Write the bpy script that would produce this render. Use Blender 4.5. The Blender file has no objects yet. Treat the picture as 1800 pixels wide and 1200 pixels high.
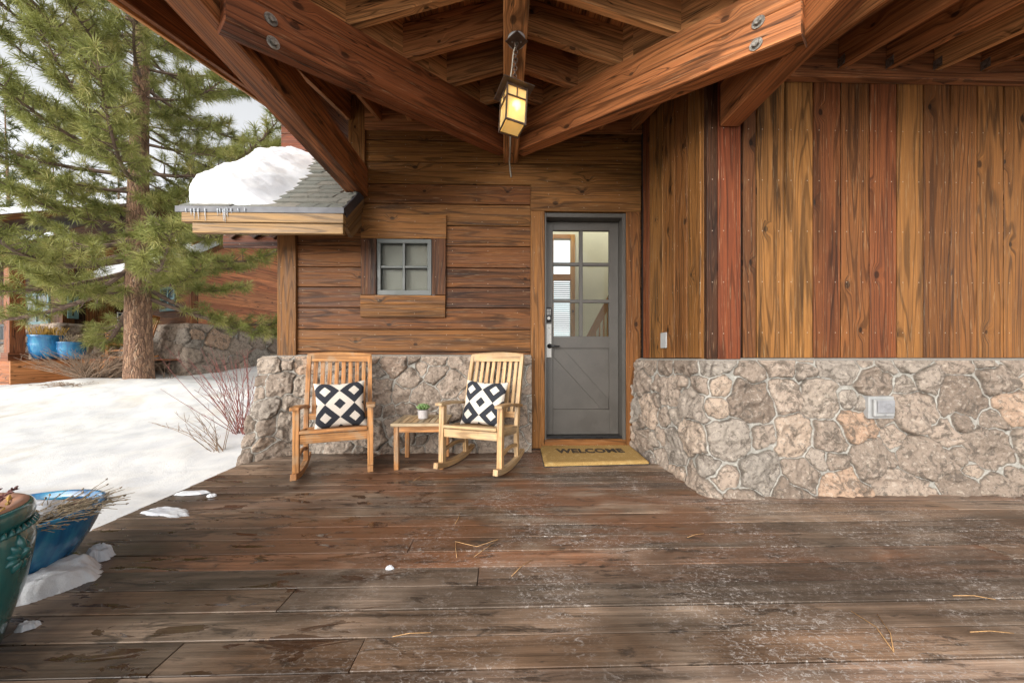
import bpy, math, random
import numpy as np
from mathutils import Vector, Matrix, noise as mnoise
random.seed(7); RS = np.random.RandomState(7)
R = math.radians
SC = bpy.context.scene; COL = SC.collection
# ------------------------------------------------------------------ camera, world, sun, exposure
F, HC, YH, YAW = 605.0, 1.03, 630.0, math.atan(15/605)
cam_d = bpy.data.cameras.new('camera'); cam = bpy.data.objects.new('camera', cam_d); COL.objects.link(cam)
cam.location = (0, 0, HC); cam.rotation_euler = (R(90), 0, -YAW)
cam_d.sensor_width = 36; cam_d.lens = 36*F/1800; cam_d.shift_y = (YH-600)/1800
cam_d.clip_start = 0.02; cam_d.clip_end = 2000
SC.camera = cam
SUN_EL, SUN_AZ = R(20), R(-32)          # azimuth measured from -Y towards +X : light comes from behind-left of the camera
wd = bpy.data.worlds.new('World'); SC.world = wd; wd.use_nodes = True
wn = wd.node_tree; wn.nodes.clear()
sky = wn.nodes.new('ShaderNodeTexSky'); sky.sky_type = 'NISHITA'; sky.sun_disc = False
sky.sun_elevation = SUN_EL; sky.air_density = 1.0; sky.dust_density = 1.0; sky.ozone_density = 1.0
hs = wn.nodes.new('ShaderNodeHueSaturation'); hs.inputs['Saturation'].default_value = 0.08
bg = wn.nodes.new('ShaderNodeBackground'); bg.inputs['Strength'].default_value = 0.145
wo = wn.nodes.new('ShaderNodeOutputWorld')
wn.links.new(sky.outputs[0], hs.inputs['Color']); wn.links.new(hs.outputs[0], bg.inputs['Color']); wn.links.new(bg.outputs[0], wo.inputs['Surface'])
sd = bpy.data.lights.new('sun', 'SUN'); sd.energy = 1.7; sd.angle = R(60); sd.color = (1, .95, .88)
sun = bpy.data.objects.new('sun', sd); COL.objects.link(sun)
sdir = Vector((math.sin(SUN_AZ)*math.cos(SUN_EL), -math.cos(SUN_AZ)*math.cos(SUN_EL), math.sin(SUN_EL)))   # towards the sun
sun.rotation_euler = sdir.to_track_quat('Z', 'Y').to_euler()
sky.sun_rotation = math.atan2(sdir.x, sdir.y)
SC.view_settings.view_transform = 'Standard'; SC.view_settings.look = 'None'
SC.view_settings.exposure = 1.2; SC.view_settings.gamma = 1.0
SC.cycles.max_bounces = 7; SC.cycles.diffuse_bounces = 5

def P(px, py, Y):
    """world point seen at photo pixel (px,py) on the plane y=Y"""
    a = (px-900)/F; b = (YH-py)/F
    dx = math.cos(YAW)*a + math.sin(YAW); dy = -math.sin(YAW)*a + math.cos(YAW)
    t = Y/dy
    return Vector((dx*t, Y, HC+b*t))
def pix(p):
    dx, dy = p[0], p[1]; c, q = math.cos(YAW), math.sin(YAW); X, Y = c*dx-q*dy, q*dx+c*dy
    return 900+F*X/Y, YH-F*(p[2]-HC)/Y
def G(px, py, z=0.0):
    """world point at height z seen at photo pixel"""
    a = (px-900)/F; b = (YH-py)/F
    dx = math.cos(YAW)*a + math.sin(YAW); dy = -math.sin(YAW)*a + math.cos(YAW)
    t = (z-HC)/b
    return Vector((dx*t, dy*t, z))

# ------------------------------------------------------------------ node helpers
class NT:
    def __init__(s, name):
        s.m = bpy.data.materials.new(name); s.m.use_nodes = True; s.t = s.m.node_tree; s.t.nodes.clear()
        s.out = s.t.nodes.new('ShaderNodeOutputMaterial'); s.p = s.t.nodes.new('ShaderNodeBsdfPrincipled')
        s.t.links.new(s.p.outputs[0], s.out.inputs['Surface'])
    def n(s, typ, **kw):
        nd = s.t.nodes.new('ShaderNode'+typ)
        for k, v in kw.items(): setattr(nd, k, v)
        return nd
    def put(s, sock, v):
        if isinstance(v, bpy.types.NodeSocket): s.t.links.new(v, sock)
        elif v is not None:
            if isinstance(v, (tuple, list)) and len(v) == 3 and sock.type == 'RGBA': v = (*v, 1)
            sock.default_value = v
    def M(s, op, a, b=None, c=None, clamp=False):
        nd = s.n('Math', operation=op); nd.use_clamp = clamp
        s.put(nd.inputs[0], a); s.put(nd.inputs[1], b)
        if c is not None: s.put(nd.inputs[2], c)
        return nd.outputs[0]
    def mix(s, f, a, b, blend='MIX'):
        nd = s.n('Mix', data_type='RGBA', blend_type=blend)
        s.put(nd.inputs[0], f); s.put(nd.inputs[6], a); s.put(nd.inputs[7], b); return nd.outputs[2]
    def sst(s, x, lo, hi, o0=0., o1=1.):
        nd = s.n('MapRange', interpolation_type='SMOOTHSTEP')
        s.put(nd.inputs[0], x)
        for i, v in enumerate((lo, hi, o0, o1)): nd.inputs[i+1].default_value = v
        return nd.outputs[0]
    def xyz(s, x=0., y=0., z=0.):
        nd = s.n('CombineXYZ')
        for i, v in enumerate((x, y, z)): s.put(nd.inputs[i], v)
        return nd.outputs[0]
    def sep(s, v):
        nd = s.n('SeparateXYZ'); s.put(nd.inputs[0], v); return nd.outputs
    def noise(s, vec, scale=1., detail=4., rough=.55, dist=0., w=None):
        nd = s.n('TexNoise'); s.put(nd.inputs['Vector'], vec)
        nd.inputs['Scale'].default_value = scale; nd.inputs['Detail'].default_value = detail
        nd.inputs['Roughness'].default_value = rough; nd.inputs['Distortion'].default_value = dist
        return nd.outputs['Fac']
    def vor(s, vec, scale=1., feature='F1', rand=1.):
        nd = s.n('TexVoronoi', feature=feature); s.put(nd.inputs['Vector'], vec)
        nd.inputs['Scale'].default_value = scale; nd.inputs['Randomness'].default_value = rand
        return nd
    def ramp(s, f, stops, interp='LINEAR'):
        nd = s.n('ValToRGB'); cr = nd.color_ramp; cr.interpolation = interp
        while len(cr.elements) < len(stops): cr.elements.new(.5)
        for e, (p, c) in zip(cr.elements, stops): e.position = p; e.color = (*c, 1) if len(c) == 3 else c
        s.put(nd.inputs[0], f); return nd.outputs[0]
    def rnd(s):
        return s.sep(s.n('Attribute', attribute_name='rnd').outputs['Color'])
    def uv(s): return s.sep(s.n('TexCoord').outputs['UV'])
    def pos(s): return s.n('TexCoord').outputs['Object']
    def bump(s, h, strength=.5, dist=.01):
        nd = s.n('Bump'); nd.inputs['Strength'].default_value = strength; nd.inputs['Distance'].default_value = dist
        s.put(nd.inputs['Height'], h); s.t.links.new(nd.outputs[0], s.p.inputs['Normal'])
    def set(s, **kw):
        for k, v in kw.items(): s.put(s.p.inputs[k.replace('_', ' ')], v)
        return s

def flat(name, col, rough=.6, metal=0., var=.15, scale=12., bump=.15, **kw):
    """a plain surface that still carries mottling and a little relief"""
    t = NT(name); p = t.pos()
    n = t.noise(p, scale, 5, .6); n2 = t.noise(p, scale*9, 4, .6)
    f = t.M('ADD', t.M('MULTIPLY', n, .7), t.M('MULTIPLY', n2, .3))
    c = t.mix(t.sst(f, .35, .65), tuple(x*(1-var) for x in col), tuple(min(1, x*(1+var)) for x in col))
    t.set(Base_Color=c, Metallic=metal, Roughness=t.sst(n, .3, .7, max(.02, rough-.08), min(1, rough+.08)))
    if bump: t.bump(n2, bump, .004)
    for k, v in kw.items(): t.put(t.p.inputs[k.replace('_', ' ')], v)
    return t.m

def wood(name, pal, rough=.55, stain=.75, knots=1.0, contrast=1.0, saw=.35, spec=.35, bump=.45, knotscale=1.0, crack=0., nails=False):
    """board wood. UV: u metres along the grain, v metres across; rnd attribute: r picks the tint, g shifts the pattern, b brightness"""
    t = NT(name); u, v, _ = t.uv(); r, g, b = t.rnd()
    off = t.M('MULTIPLY', g, 41.7)
    uo = t.M('ADD', u, off)
    # knots: some voronoi cells carry one
    kv = t.vor(t.xyz(t.M('MULTIPLY', uo, 3.0*knotscale), t.M('MULTIPLY', t.M('ADD', v, off), 4.6*knotscale), 0.), 1.); kv.voronoi_dimensions = '2D'
    kc = t.sep(kv.outputs['Color'])
    on = t.M('GREATER_THAN', kc[0], .74)
    kd = t.M('ADD', kv.outputs['Distance'], t.M('MULTIPLY', t.M('SUBTRACT', t.noise(t.xyz(uo, v, off), 24, 3), .5), .05))
    size = t.M('MULTIPLY_ADD', kc[1], .07, .06)
    kn = t.M('MULTIPLY', t.M('SUBTRACT', 1., t.M('DIVIDE', kd, size), clamp=True), on, clamp=True)
    knot = t.M('MULTIPLY', t.sst(kn, .0, .45), knots)
    halo = t.M('MULTIPLY', t.M('MULTIPLY', t.sst(kd, .0, .34, 1., 0.), on), knots)
    vw = t.M('ADD', v, t.M('MULTIPLY', halo, .05))
    warp = t.noise(t.xyz(t.M('MULTIPLY', uo, .9), t.M('MULTIPLY', vw, 5.), off), 1., 3, .5)
    vw2 = t.M('ADD', vw, t.M('MULTIPLY', warp, .05))
    fine = t.noise(t.xyz(t.M('MULTIPLY', uo, 3.5), t.M('MULTIPLY', vw2, 170.), off), 1., 5, .65)
    mid = t.noise(t.xyz(t.M('MULTIPLY', uo, 1.1), t.M('MULTIPLY', vw2, 34.), off), 1., 4, .6, .3)
    ring = t.M('SINE', t.M('MULTIPLY', t.noise(t.xyz(t.M('MULTIPLY', uo, .30), t.M('MULTIPLY', vw, 5.5), off), 1., 1.5, .5, 0.), 95.))
    ringl = t.sst(ring, .35, 1.)
    big = t.noise(t.xyz(t.M('MULTIPLY', uo, .7), t.M('MULTIPLY', v, 3.5), off), 1., 3, .6)
    tint = t.M('ADD', r, t.M('MULTIPLY', t.M('SUBTRACT', big, .5), .22))
    c = t.ramp(tint, pal)
    k = t.M('MULTIPLY_ADD', t.M('SUBTRACT', fine, .5), 1.2*contrast, 1.)
    k = t.M('MULTIPLY', k, t.M('MULTIPLY_ADD', t.M('SUBTRACT', mid, .5), 1.7*contrast, 1.))
    k = t.M('MULTIPLY', k, t.M('MULTIPLY_ADD', ringl, -.45*contrast, 1.))
    k = t.M('MULTIPLY', k, t.M('MULTIPLY_ADD', b, .5, .75))
    dk = t.noise(t.xyz(t.M('MULTIPLY', uo, .85), t.M('MULTIPLY', v, 13.), t.M('ADD', off, 9.)), 1., 5, .62, .5)
    pb = t.M('POWER', t.M('FRACT', t.M('MULTIPLY', g, 7.31)), 1.3); st = t.M('MULTIPLY', t.M('MULTIPLY', t.sst(dk, .50, .64), stain), t.M('MULTIPLY_ADD', pb, 1.0, .12), clamp=True)
    k = t.M('MULTIPLY', k, t.M('SUBTRACT', 1., st))
    k = t.M('MULTIPLY', k, t.M('MULTIPLY_ADD', knot, -.72, 1.))
    k = t.M('MULTIPLY', k, t.M('MULTIPLY_ADD', halo, -.22, 1.), clamp=False)
    sw = t.M('MULTIPLY', t.noise(t.xyz(t.M('MULTIPLY', t.M('ADD', uo, t.M('MULTIPLY', t.M('MULTIPLY', v, v), 3.)), 150.), t.M('MULTIPLY', v, 4.), off), 1., 2), saw)
    k = t.M('MULTIPLY', k, t.M('MULTIPLY_ADD', sw, .35, 1.-.16*saw))
    if crack:
        ck = t.noise(t.xyz(t.M('MULTIPLY', uo, .8), t.M('MULTIPLY', v, 9.), t.M('ADD', off, 5.)), 1., 3, .5)
        ckm = t.M('MULTIPLY', t.sst(t.M('ABSOLUTE', t.M('SUBTRACT', ck, .5)), .0, .012, 1., 0.), t.sst(t.noise(t.xyz(t.M('MULTIPLY', uo, 1.3), t.M('MULTIPLY', v, 3.), off), 1., 2), .5, .56))
        k = t.M('MULTIPLY', k, t.M('MULTIPLY_ADD', ckm, -.8*crack, 1.))
    nail = t.n('CombineColor'); 
    for i in range(3): t.put(nail.inputs[i], t.M('MAXIMUM', k, .04))
    c2 = t.mix(1., c, nail.outputs[0], 'MULTIPLY')
    # pale scratches where the finish has worn
    ws = t.noise(t.xyz(t.M('MULTIPLY', uo, 5.), t.M('MULTIPLY', v, 120.), t.M('ADD', off, 3.)), 1., 3, .6)
    c2 = t.mix(t.M('MULTIPLY', t.sst(ws, .60, .72), .32), c2, (.45, .33, .19))
    if name == 'teak':
        gw = t.noise(t.n('TexCoord').outputs['Object'], 7., 4, .6); c2 = t.mix(t.M('MULTIPLY', t.sst(gw, .48, .66), .5), c2, (.36, .27, .175)); c2 = t.mix(t.M('MULTIPLY', t.sst(gw, .47, .36), .5), c2, t.mix(.5, c2, (.20, .085, .03)))
    if nails:
        un = t.M('SUBTRACT', t.M('FRACT', t.M('DIVIDE', u, .405)), .5); dd = None
        for vv in (.352, .50, .692, .825):
            q = t.M('SQRT', t.M('ADD', t.M('POWER', t.M('MULTIPLY', un, .405), 2.), t.M('POWER', t.M('SUBTRACT', v, vv), 2.))); dd = q if dd is None else t.M('MINIMUM', dd, q)
        c2 = t.mix(t.sst(dd, .003, .0055, .8, 0.), c2, (.34, .28, .22))
    t.set(Base_Color=c2, Roughness=t.sst(mid, .3, .7, rough-.12, rough+.15), Specular_IOR_Level=spec)
    h = t.M('ADD', t.M('MULTIPLY', fine, .6), t.M('MULTIPLY', ringl, -.35)); h = t.M('ADD', h, t.M('MULTIPLY', sw, .4)); h = t.M('SUBTRACT', h, t.M('MULTIPLY', knot, .4))
    t.bump(h, bump, .006)
    return t.m

OCH, TAN, BRN, RED, DRK = (.212, .094, .025), (.172, .070, .019), (.128, .047, .014), (.138, .044, .014), (.045, .019, .010)
M = {}
M['siding'] = wood('siding_wood', [(0., DRK), (.2, BRN), (.4, TAN), (.62, OCH), (.8, RED), (1., (.135, .031, .012))], rough=.58, spec=.2, nails=True, stain=.7)
M['beam'] = wood('stained_timber', [(0., (.155, .046, .017)), (.4, (.27, .088, .030)), (.7, (.40, .155, .055)), (1., (.48, .22, .08))], rough=.48, spec=.25, stain=.6, saw=.5, knots=.9, crack=1.)
M['rafter'] = wood('rafter_timber', [(0., (.27, .10, .038)), (.5, (.43, .18, .066)), (1., (.54, .28, .11))], rough=.65, spec=.2, stain=.6, saw=.7, crack=1.)
M['decking'] = wood('roof_boarding', [(0., (.30, .115, .036)), (1., (.46, .19, .06))], rough=.6)
M['fascia'] = wood('fascia_wood', [(0., (.16, .085, .035)), (.5, (.25, .145, .055)), (1., (.30, .17, .065))], rough=.55, saw=.9, stain=.3)
M['teak'] = wood('teak', [(0., (.40, .17, .055)), (.35, (.48, .235, .085)), (.7, (.50, .32, .155)), (1., (.42, .33, .21))], rough=.5, stain=.35, knots=.0, contrast=.85, saw=0., bump=.2)
M['orange_wood'] = wood('orange_wood', [(0., (.5, .2, .05)), (1., (.6, .28, .08))], rough=.4, stain=.1, contrast=.4, saw=0.)
M['far_red'] = wood('red_siding', [(0., (.42, .13, .05)), (1., (.52, .20, .08))], rough=.55, stain=.5)

# ------------------------------------------------------------------ mesh builder
class MB:
    def __init__(s): s.v = []; s.f = []; s.uv = []; s.c = []; s.mi = []
    def face(s, idx, uvs, c, mi=0): s.f.append(idx); s.uv.append(uvs); s.c.append(c); s.mi.append(mi)
    def rc(s, rnd):
        if rnd is None: return (random.random(), random.random(), random.random())
        if isinstance(rnd, (int, float)): return (rnd, random.random(), random.random())
        return rnd
    def hexa(s, pts, grain, rnd=None, mi=0):
        """pts: 8 corners ordered (x0y0z0,x1y0z0,x1y1z0,x0y1z0, then z1). grain: 0,1,2 which local axis the wood runs along"""
        c = s.rc(rnd); b = len(s.v); pts = [Vector(p) for p in pts]; s.v += [tuple(p) for p in pts]
        e = [(pts[1]-pts[0]).length, (pts[3]-pts[0]).length, (pts[4]-pts[0]).length]
        loc = [(0, 0, 0), (1, 0, 0), (1, 1, 0), (0, 1, 0), (0, 0, 1), (1, 0, 1), (1, 1, 1), (0, 1, 1)]
        loc = [(x*e[0], y*e[1], z*e[2]) for x, y, z in loc]
        for q, ax in (((0, 3, 2, 1), 2), ((4, 5, 6, 7), 2), ((0, 1, 5, 4), 1), ((2, 3, 7, 6), 1), ((1, 2, 6, 5), 0), ((3, 0, 4, 7), 0)):
            ot = [a for a in (0, 1, 2) if a != ax]
            if ax == grain: uvs = [(loc[i][ot[0]]*.15, loc[i][ot[1]]) for i in q]
            else:
                va = [a for a in ot if a != grain][0]
                uvs = [(loc[i][grain], loc[i][va]+.31*ax+.17*(q[0])) for i in q]
            s.face([b+i for i in q], uvs, c, mi)
    def box(s, a, b, grain=0, rnd=None, mt=None, mi=0):
        x0, y0, z0 = [min(p, q) for p, q in zip(a, b)]; x1, y1, z1 = [max(p, q) for p, q in zip(a, b)]
        pts = [(x0, y0, z0), (x1, y0, z0), (x1, y1, z0), (x0, y1, z0), (x0, y0, z1), (x1, y0, z1), (x1, y1, z1), (x0, y1, z1)]
        if mt is not None: pts = [mt @ Vector(p) for p in pts]
        s.hexa(pts, grain, rnd, mi)
    def bar(s, p, q, w, h, rnd=None, side=None, taper=1., mi=0):
        """square bar from p to q; w along 'side', h along the third direction"""
        p, q = Vector(p), Vector(q); d = (q-p).normalized()
        sd_ = Vector(side) if side is not None else (Vector((0, 0, 1)).cross(d) if abs(d.z) < .95 else Vector((1, 0, 0)))
        sd_ = (sd_ - d*sd_.dot(d)).normalized(); up = d.cross(sd_)
        pts = []
        for uu in (-.5, .5):
            for e_, k in ((p, 1.), (q, taper)): pass
        def c(e_, a, b, k): return e_ + sd_*(a*w*k) + up*(b*h*k)
        pts = [c(p, -.5, -.5, 1), c(q, -.5, -.5, taper), c(q, .5, -.5, taper), c(p, .5, -.5, 1), c(p, -.5, .5, 1), c(q, -.5, .5, taper), c(q, .5, .5, taper), c(p, .5, .5, 1)]
        s.hexa(pts, 0, rnd, mi)
    def tube(s, pts, rad, n=8, rnd=None, cap=True, mi=0):
        c = s.rc(rnd); pts = [Vector(p) for p in pts]; m = len(pts)
        if not hasattr(rad, '__len__'): rad = [rad]*m
        b = len(s.v); up = None; L = 0.; Ls = []
        for i, p in enumerate(pts):
            d = (pts[min(i+1, m-1)]-pts[max(i-1, 0)]).normalized()
            if up is None:
                up = Vector((0, 0, 1)) if abs(d.z) < .9 else Vector((1, 0, 0))
            up = (up-d*up.dot(d)).normalized(); sd_ = d.cross(up)
            if i: L += (p-pts[i-1]).length
            Ls.append(L)
            for k in range(n):
                a = 2*math.pi*k/n; s.v.append(tuple(p+(up*math.cos(a)+sd_*math.sin(a))*rad[i]))
        for i in range(m-1):
            for k in range(n):
                k2 = (k+1) % n; cir = 2*math.pi*max(rad[i], 1e-4)
                s.face([b+i*n+k, b+i*n+k2, b+(i+1)*n+k2, b+(i+1)*n+k], [(Ls[i], k/n*cir), (Ls[i], (k+1)/n*cir), (Ls[i+1], (k+1)/n*cir), (Ls[i+1], k/n*cir)], c, mi)
        if cap:
            s.face([b+k for k in range(n)][::-1], [(0, 0)]*n, c, mi); s.face([b+(m-1)*n+k for k in range(n)], [(0, 0)]*n, c, mi)
    def lathe(s, prof, c0=(0, 0, 0), n=48, rnd=None, mi=0, sx=1., sy=1.):
        c = s.rc(rnd); b = len(s.v); L = 0
        for i, (r_, z) in enumerate(prof):
            for k in range(n):
                a = 2*math.pi*k/n; s.v.append((c0[0]+r_*math.cos(a)*sx, c0[1]+r_*math.sin(a)*sy, c0[2]+z))
        for i in range(len(prof)-1):
            for k in range(n):
                k2 = (k+1) % n
                s.face([b+i*n+k, b+i*n+k2, b+(i+1)*n+k2, b+(i+1)*n+k], [(k/n, i), ((k+1)/n, i), ((k+1)/n, i+1), (k/n, i+1)], c, mi)
    def prism(s, poly, d, rnd=None, grain=None, mi=0):
        """extrude a planar polygon (list of 3D points) by vector d"""
        c = s.rc(rnd); poly = [Vector(p) for p in poly]; d = Vector(d); n = len(poly); b = len(s.v)
        g = Vector(grain).normalized() if grain is not None else (poly[1]-poly[0]).normalized()
        nn = d.normalized(); w = nn.cross(g).normalized(); o = poly[0]
        s.v += [tuple(p) for p in poly] + [tuple(p+d) for p in poly]
        uvf = [((p-o).dot(g), (p-o).dot(w)) for p in poly]
        s.face(list(range(b, b+n))[::-1], uvf[::-1], c, mi); s.face(list(range(b+n, b+2*n)), [(a, q+.4) for a, q in uvf], c, mi)
        D = d.length
        for i in range(n):
            j = (i+1) % n; a0, a1 = (poly[i]-o).dot(g), (poly[j]-o).dot(g)
            if abs(a1-a0) < .2*(poly[j]-poly[i]).length: L0, L1 = 0., .05
            else: L0, L1 = a0, a1
            s.face([b+i, b+j, b+n+j, b+n+i], [(L0, .9), (L1, .9), (L1, .9+D), (L0, .9+D)], c, mi)
    def curve_bar(s, pts, w, h, side=(1, 0, 0), rnd=None, mi=0):
        """a bar of rectangular section swept along a polyline"""
        c = s.rc(rnd); pts = [Vector(p) for p in pts]; m = len(pts); b = len(s.v); sd_ = Vector(side); L = 0.; Ls = []
        for i, p in enumerate(pts):
            d = (pts[min(i+1, m-1)]-pts[max(i-1, 0)]).normalized(); up = d.cross(sd_).normalized()
            if i: L += (p-pts[i-1]).length
            Ls.append(L); hh = h[i] if hasattr(h, '__len__') else h; ww = w[i] if hasattr(w, '__len__') else w
            for a, q in ((-.5, -.5), (.5, -.5), (.5, .5), (-.5, .5)): s.v.append(tuple(p+sd_*(a*ww)+up*(q*hh)))
        for i in range(m-1):
            for k in range(4):
                k2 = (k+1) % 4; ww = .05*k
                s.face([b+i*4+k, b+i*4+k2, b+(i+1)*4+k2, b+(i+1)*4+k], [(Ls[i], ww), (Ls[i], ww+.05), (Ls[i+1], ww+.05), (Ls[i+1], ww)], c, mi)
        s.face([b+3, b+2, b+1, b], [(0, 0), (0, .03), (.01, .03), (.01, 0)], c, mi); e = b+(m-1)*4
        s.face([e, e+1, e+2, e+3], [(0, 0), (0, .03), (.01, .03), (.01, 0)], c, mi)
    def build(s, name, mat, parent=None, bevel=0., smooth=False, seg=1):
        me = bpy.data.meshes.new(name); me.from_pydata(s.v, [], s.f)
        for m_ in (mat if isinstance(mat, (list, tuple)) else [mat]): me.materials.append(m_)
        me.uv_layers.new(name='UVMap'); me.color_attributes.new('rnd', 'FLOAT_COLOR', 'CORNER'); ul = me.uv_layers['UVMap']; at = me.color_attributes['rnd']
        nl = len(me.loops)
        ul.data.foreach_set('uv', np.array([x for q in s.uv for x in q], dtype=np.float32).ravel())
        cc = np.ones((nl, 4), np.float32); cc[:, :3] = np.repeat(np.array(s.c, np.float32).reshape(-1, 3), [len(f) for f in s.f], axis=0)
        at.data.foreach_set('color', cc.ravel())
        me.polygons.foreach_set('material_index', np.array(s.mi, np.int32))
        if smooth: me.polygons.foreach_set('use_smooth', np.ones(len(s.f), bool))
        me.validate(); me.update()
        o = bpy.data.objects.new(name, me); COL.objects.link(o); par(o, parent)
        if bevel:
            bm = o.modifiers.new('bevel', 'BEVEL'); bm.width = bevel; bm.segments = seg; bm.limit_method = 'ANGLE'; bm.angle_limit = R(40)
        return o
def wm(o):
    m = Matrix.LocRotScale(o.location, o.rotation_euler, o.scale)
    return (wm(o.parent) @ o.matrix_parent_inverse @ m) if o.parent else m
def par(o, p):
    if p is not None: o.parent = p; o.matrix_parent_inverse = wm(p).inverted()
def npmesh(name, V, Fq, mat, parent=None, cols=None, smooth=True, uv=None):
    """mesh from numpy arrays; cols: per-vertex rgb for the rnd attribute"""
    me = bpy.data.meshes.new(name); V = np.asarray(V, np.float32); Fq = np.asarray(Fq, np.int32); k = Fq.shape[1]
    me.vertices.add(len(V)); me.vertices.foreach_set('co', V.ravel())
    me.loops.add(Fq.size); me.loops.foreach_set('vertex_index', Fq.ravel())
    me.polygons.add(len(Fq)); me.polygons.foreach_set('loop_start', np.arange(0, Fq.size, k, dtype=np.int32))
    me.polygons.foreach_set('loop_total', np.full(len(Fq), k, np.int32))
    if smooth: me.polygons.foreach_set('use_smooth', np.ones(len(Fq), bool))
    me.materials.append(mat)
    if cols is not None:
        at = me.color_attributes.new('rnd', 'FLOAT_COLOR', 'POINT'); cc = np.ones((len(V), 4), np.float32); cc[:, :cols.shape[1]] = cols
        at.data.foreach_set('color', cc.ravel())
    if uv is not None:
        ul = me.uv_layers.new(name='UVMap'); ul.data.foreach_set('uv', np.asarray(uv, np.float32)[Fq.ravel()].ravel())
    me.update(calc_edges=True); me.validate()
    o = bpy.data.objects.new(name, me); COL.objects.link(o); par(o, parent); return o
def tag(o, label=None, cat=None, group=None, kind=None):
    if label: o['label'] = label
    if cat: o['category'] = cat
    if group: o['group'] = group
    if kind: o['kind'] = kind
    return o
def thing(name, label, cat, loc=(0, 0, 0), rz=0., group=None):
    o = bpy.data.objects.new(name, None); COL.objects.link(o); o.location = loc; o.rotation_euler = (0, 0, rz); o.empty_display_size = .1
    return tag(o, label, cat, group)
def kids(o): return [c for c in list(COL.objects) if c.parent is o]
def dup(o, parent=None):
    ch = kids(o); c = o.copy(); COL.objects.link(c)
    if parent is not None: c.parent = parent
    for k in ch: dup(k, c)
    return c
# numpy value noise
_T = RS.rand(256, 256).astype(np.float32)
def vn(x, y):
    xi = np.floor(x).astype(int); yi = np.floor(y).astype(int); fx = x-xi; fy = y-yi
    fx = fx*fx*(3-2*fx); fy = fy*fy*(3-2*fy)
    g = lambda i, j: _T[i % 256, j % 256]
    return (g(xi, yi)*(1-fx)+g(xi+1, yi)*fx)*(1-fy)+(g(xi, yi+1)*(1-fx)+g(xi+1, yi+1)*fx)*fy
def fbm(x, y, o=4, g=.5):
    a = 1.; s = 0.; n = 0.
    for i in range(o):
        s = s+a*vn(x*2**i+17.3*i, y*2**i+5.1*i); n += a; a *= g
    return s/n
def gridf(nu, nv):
    i, j = np.meshgrid(np.arange(nu-1), np.arange(nv-1), indexing='ij'); a = (i*nv+j).ravel()
    return np.stack([a, a+nv, a+nv+1, a+1], 1)

# ------------------------------------------------------------------ more materials
def mat_stone():
    t = NT('granite_stone'); p = t.pos(); a = t.n('Attribute', attribute_name='rnd'); r, g, prof = t.sep(a.outputs['Color'])
    c = t.ramp(r, [(0., (.21, .165, .135)), (.3, (.30, .245, .205)), (.55, (.37, .30, .25)), (.75, (.29, .265, .24)), (.90, (.42, .335, .27)), (.955, (.40, .315, .255)), (.97, (.40, .27, .19)), (.985, (.39, .27, .195)), (1., (.17, .15, .14))])
    n1 = t.noise(p, 11., 7, .72, .9); n2 = t.noise(p, 50., 6, .75); n3 = t.noise(p, 150., 3, .6)
    c = t.mix(t.M('MULTIPLY', t.sst(n1, .51, .59), .75), c, (.105, .088, .075))
    c = t.mix(t.M('MULTIPLY', t.sst(n2, .53, .61), .6), c, (.085, .07, .06))
    c = t.mix(t.M('MULTIPLY', t.sst(t.noise(p, 33., 5, .65, .3), .54, .66), .5), c, (.52, .465, .41))
    c = t.mix(t.M('MULTIPLY', t.sst(n3, .58, .7), .35), c, (.5, .46, .42))
    mort = t.mix(t.sst(n2, .4, .6), (.26, .245, .215), (.35, .335, .30))
    c = t.mix(1., c, (.86, .83, .78), 'MULTIPLY'); c = t.mix(t.sst(prof, .35, .85, .55, 0.), c, (.07, .06, .05)); c = t.mix(t.sst(prof, .06, .22, 1., 0.), c, mort)  # crevice shadow painted as a dark rim on the stone edges, then pale mortar
    t.set(Base_Color=c, Roughness=.85, Specular_IOR_Level=.25)
    t.bump(t.M('ADD', t.M('MULTIPLY', n2, .7), t.M('MULTIPLY', n3, .4)), .7, .012); return t.m
M['stone'] = mat_stone()
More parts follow.
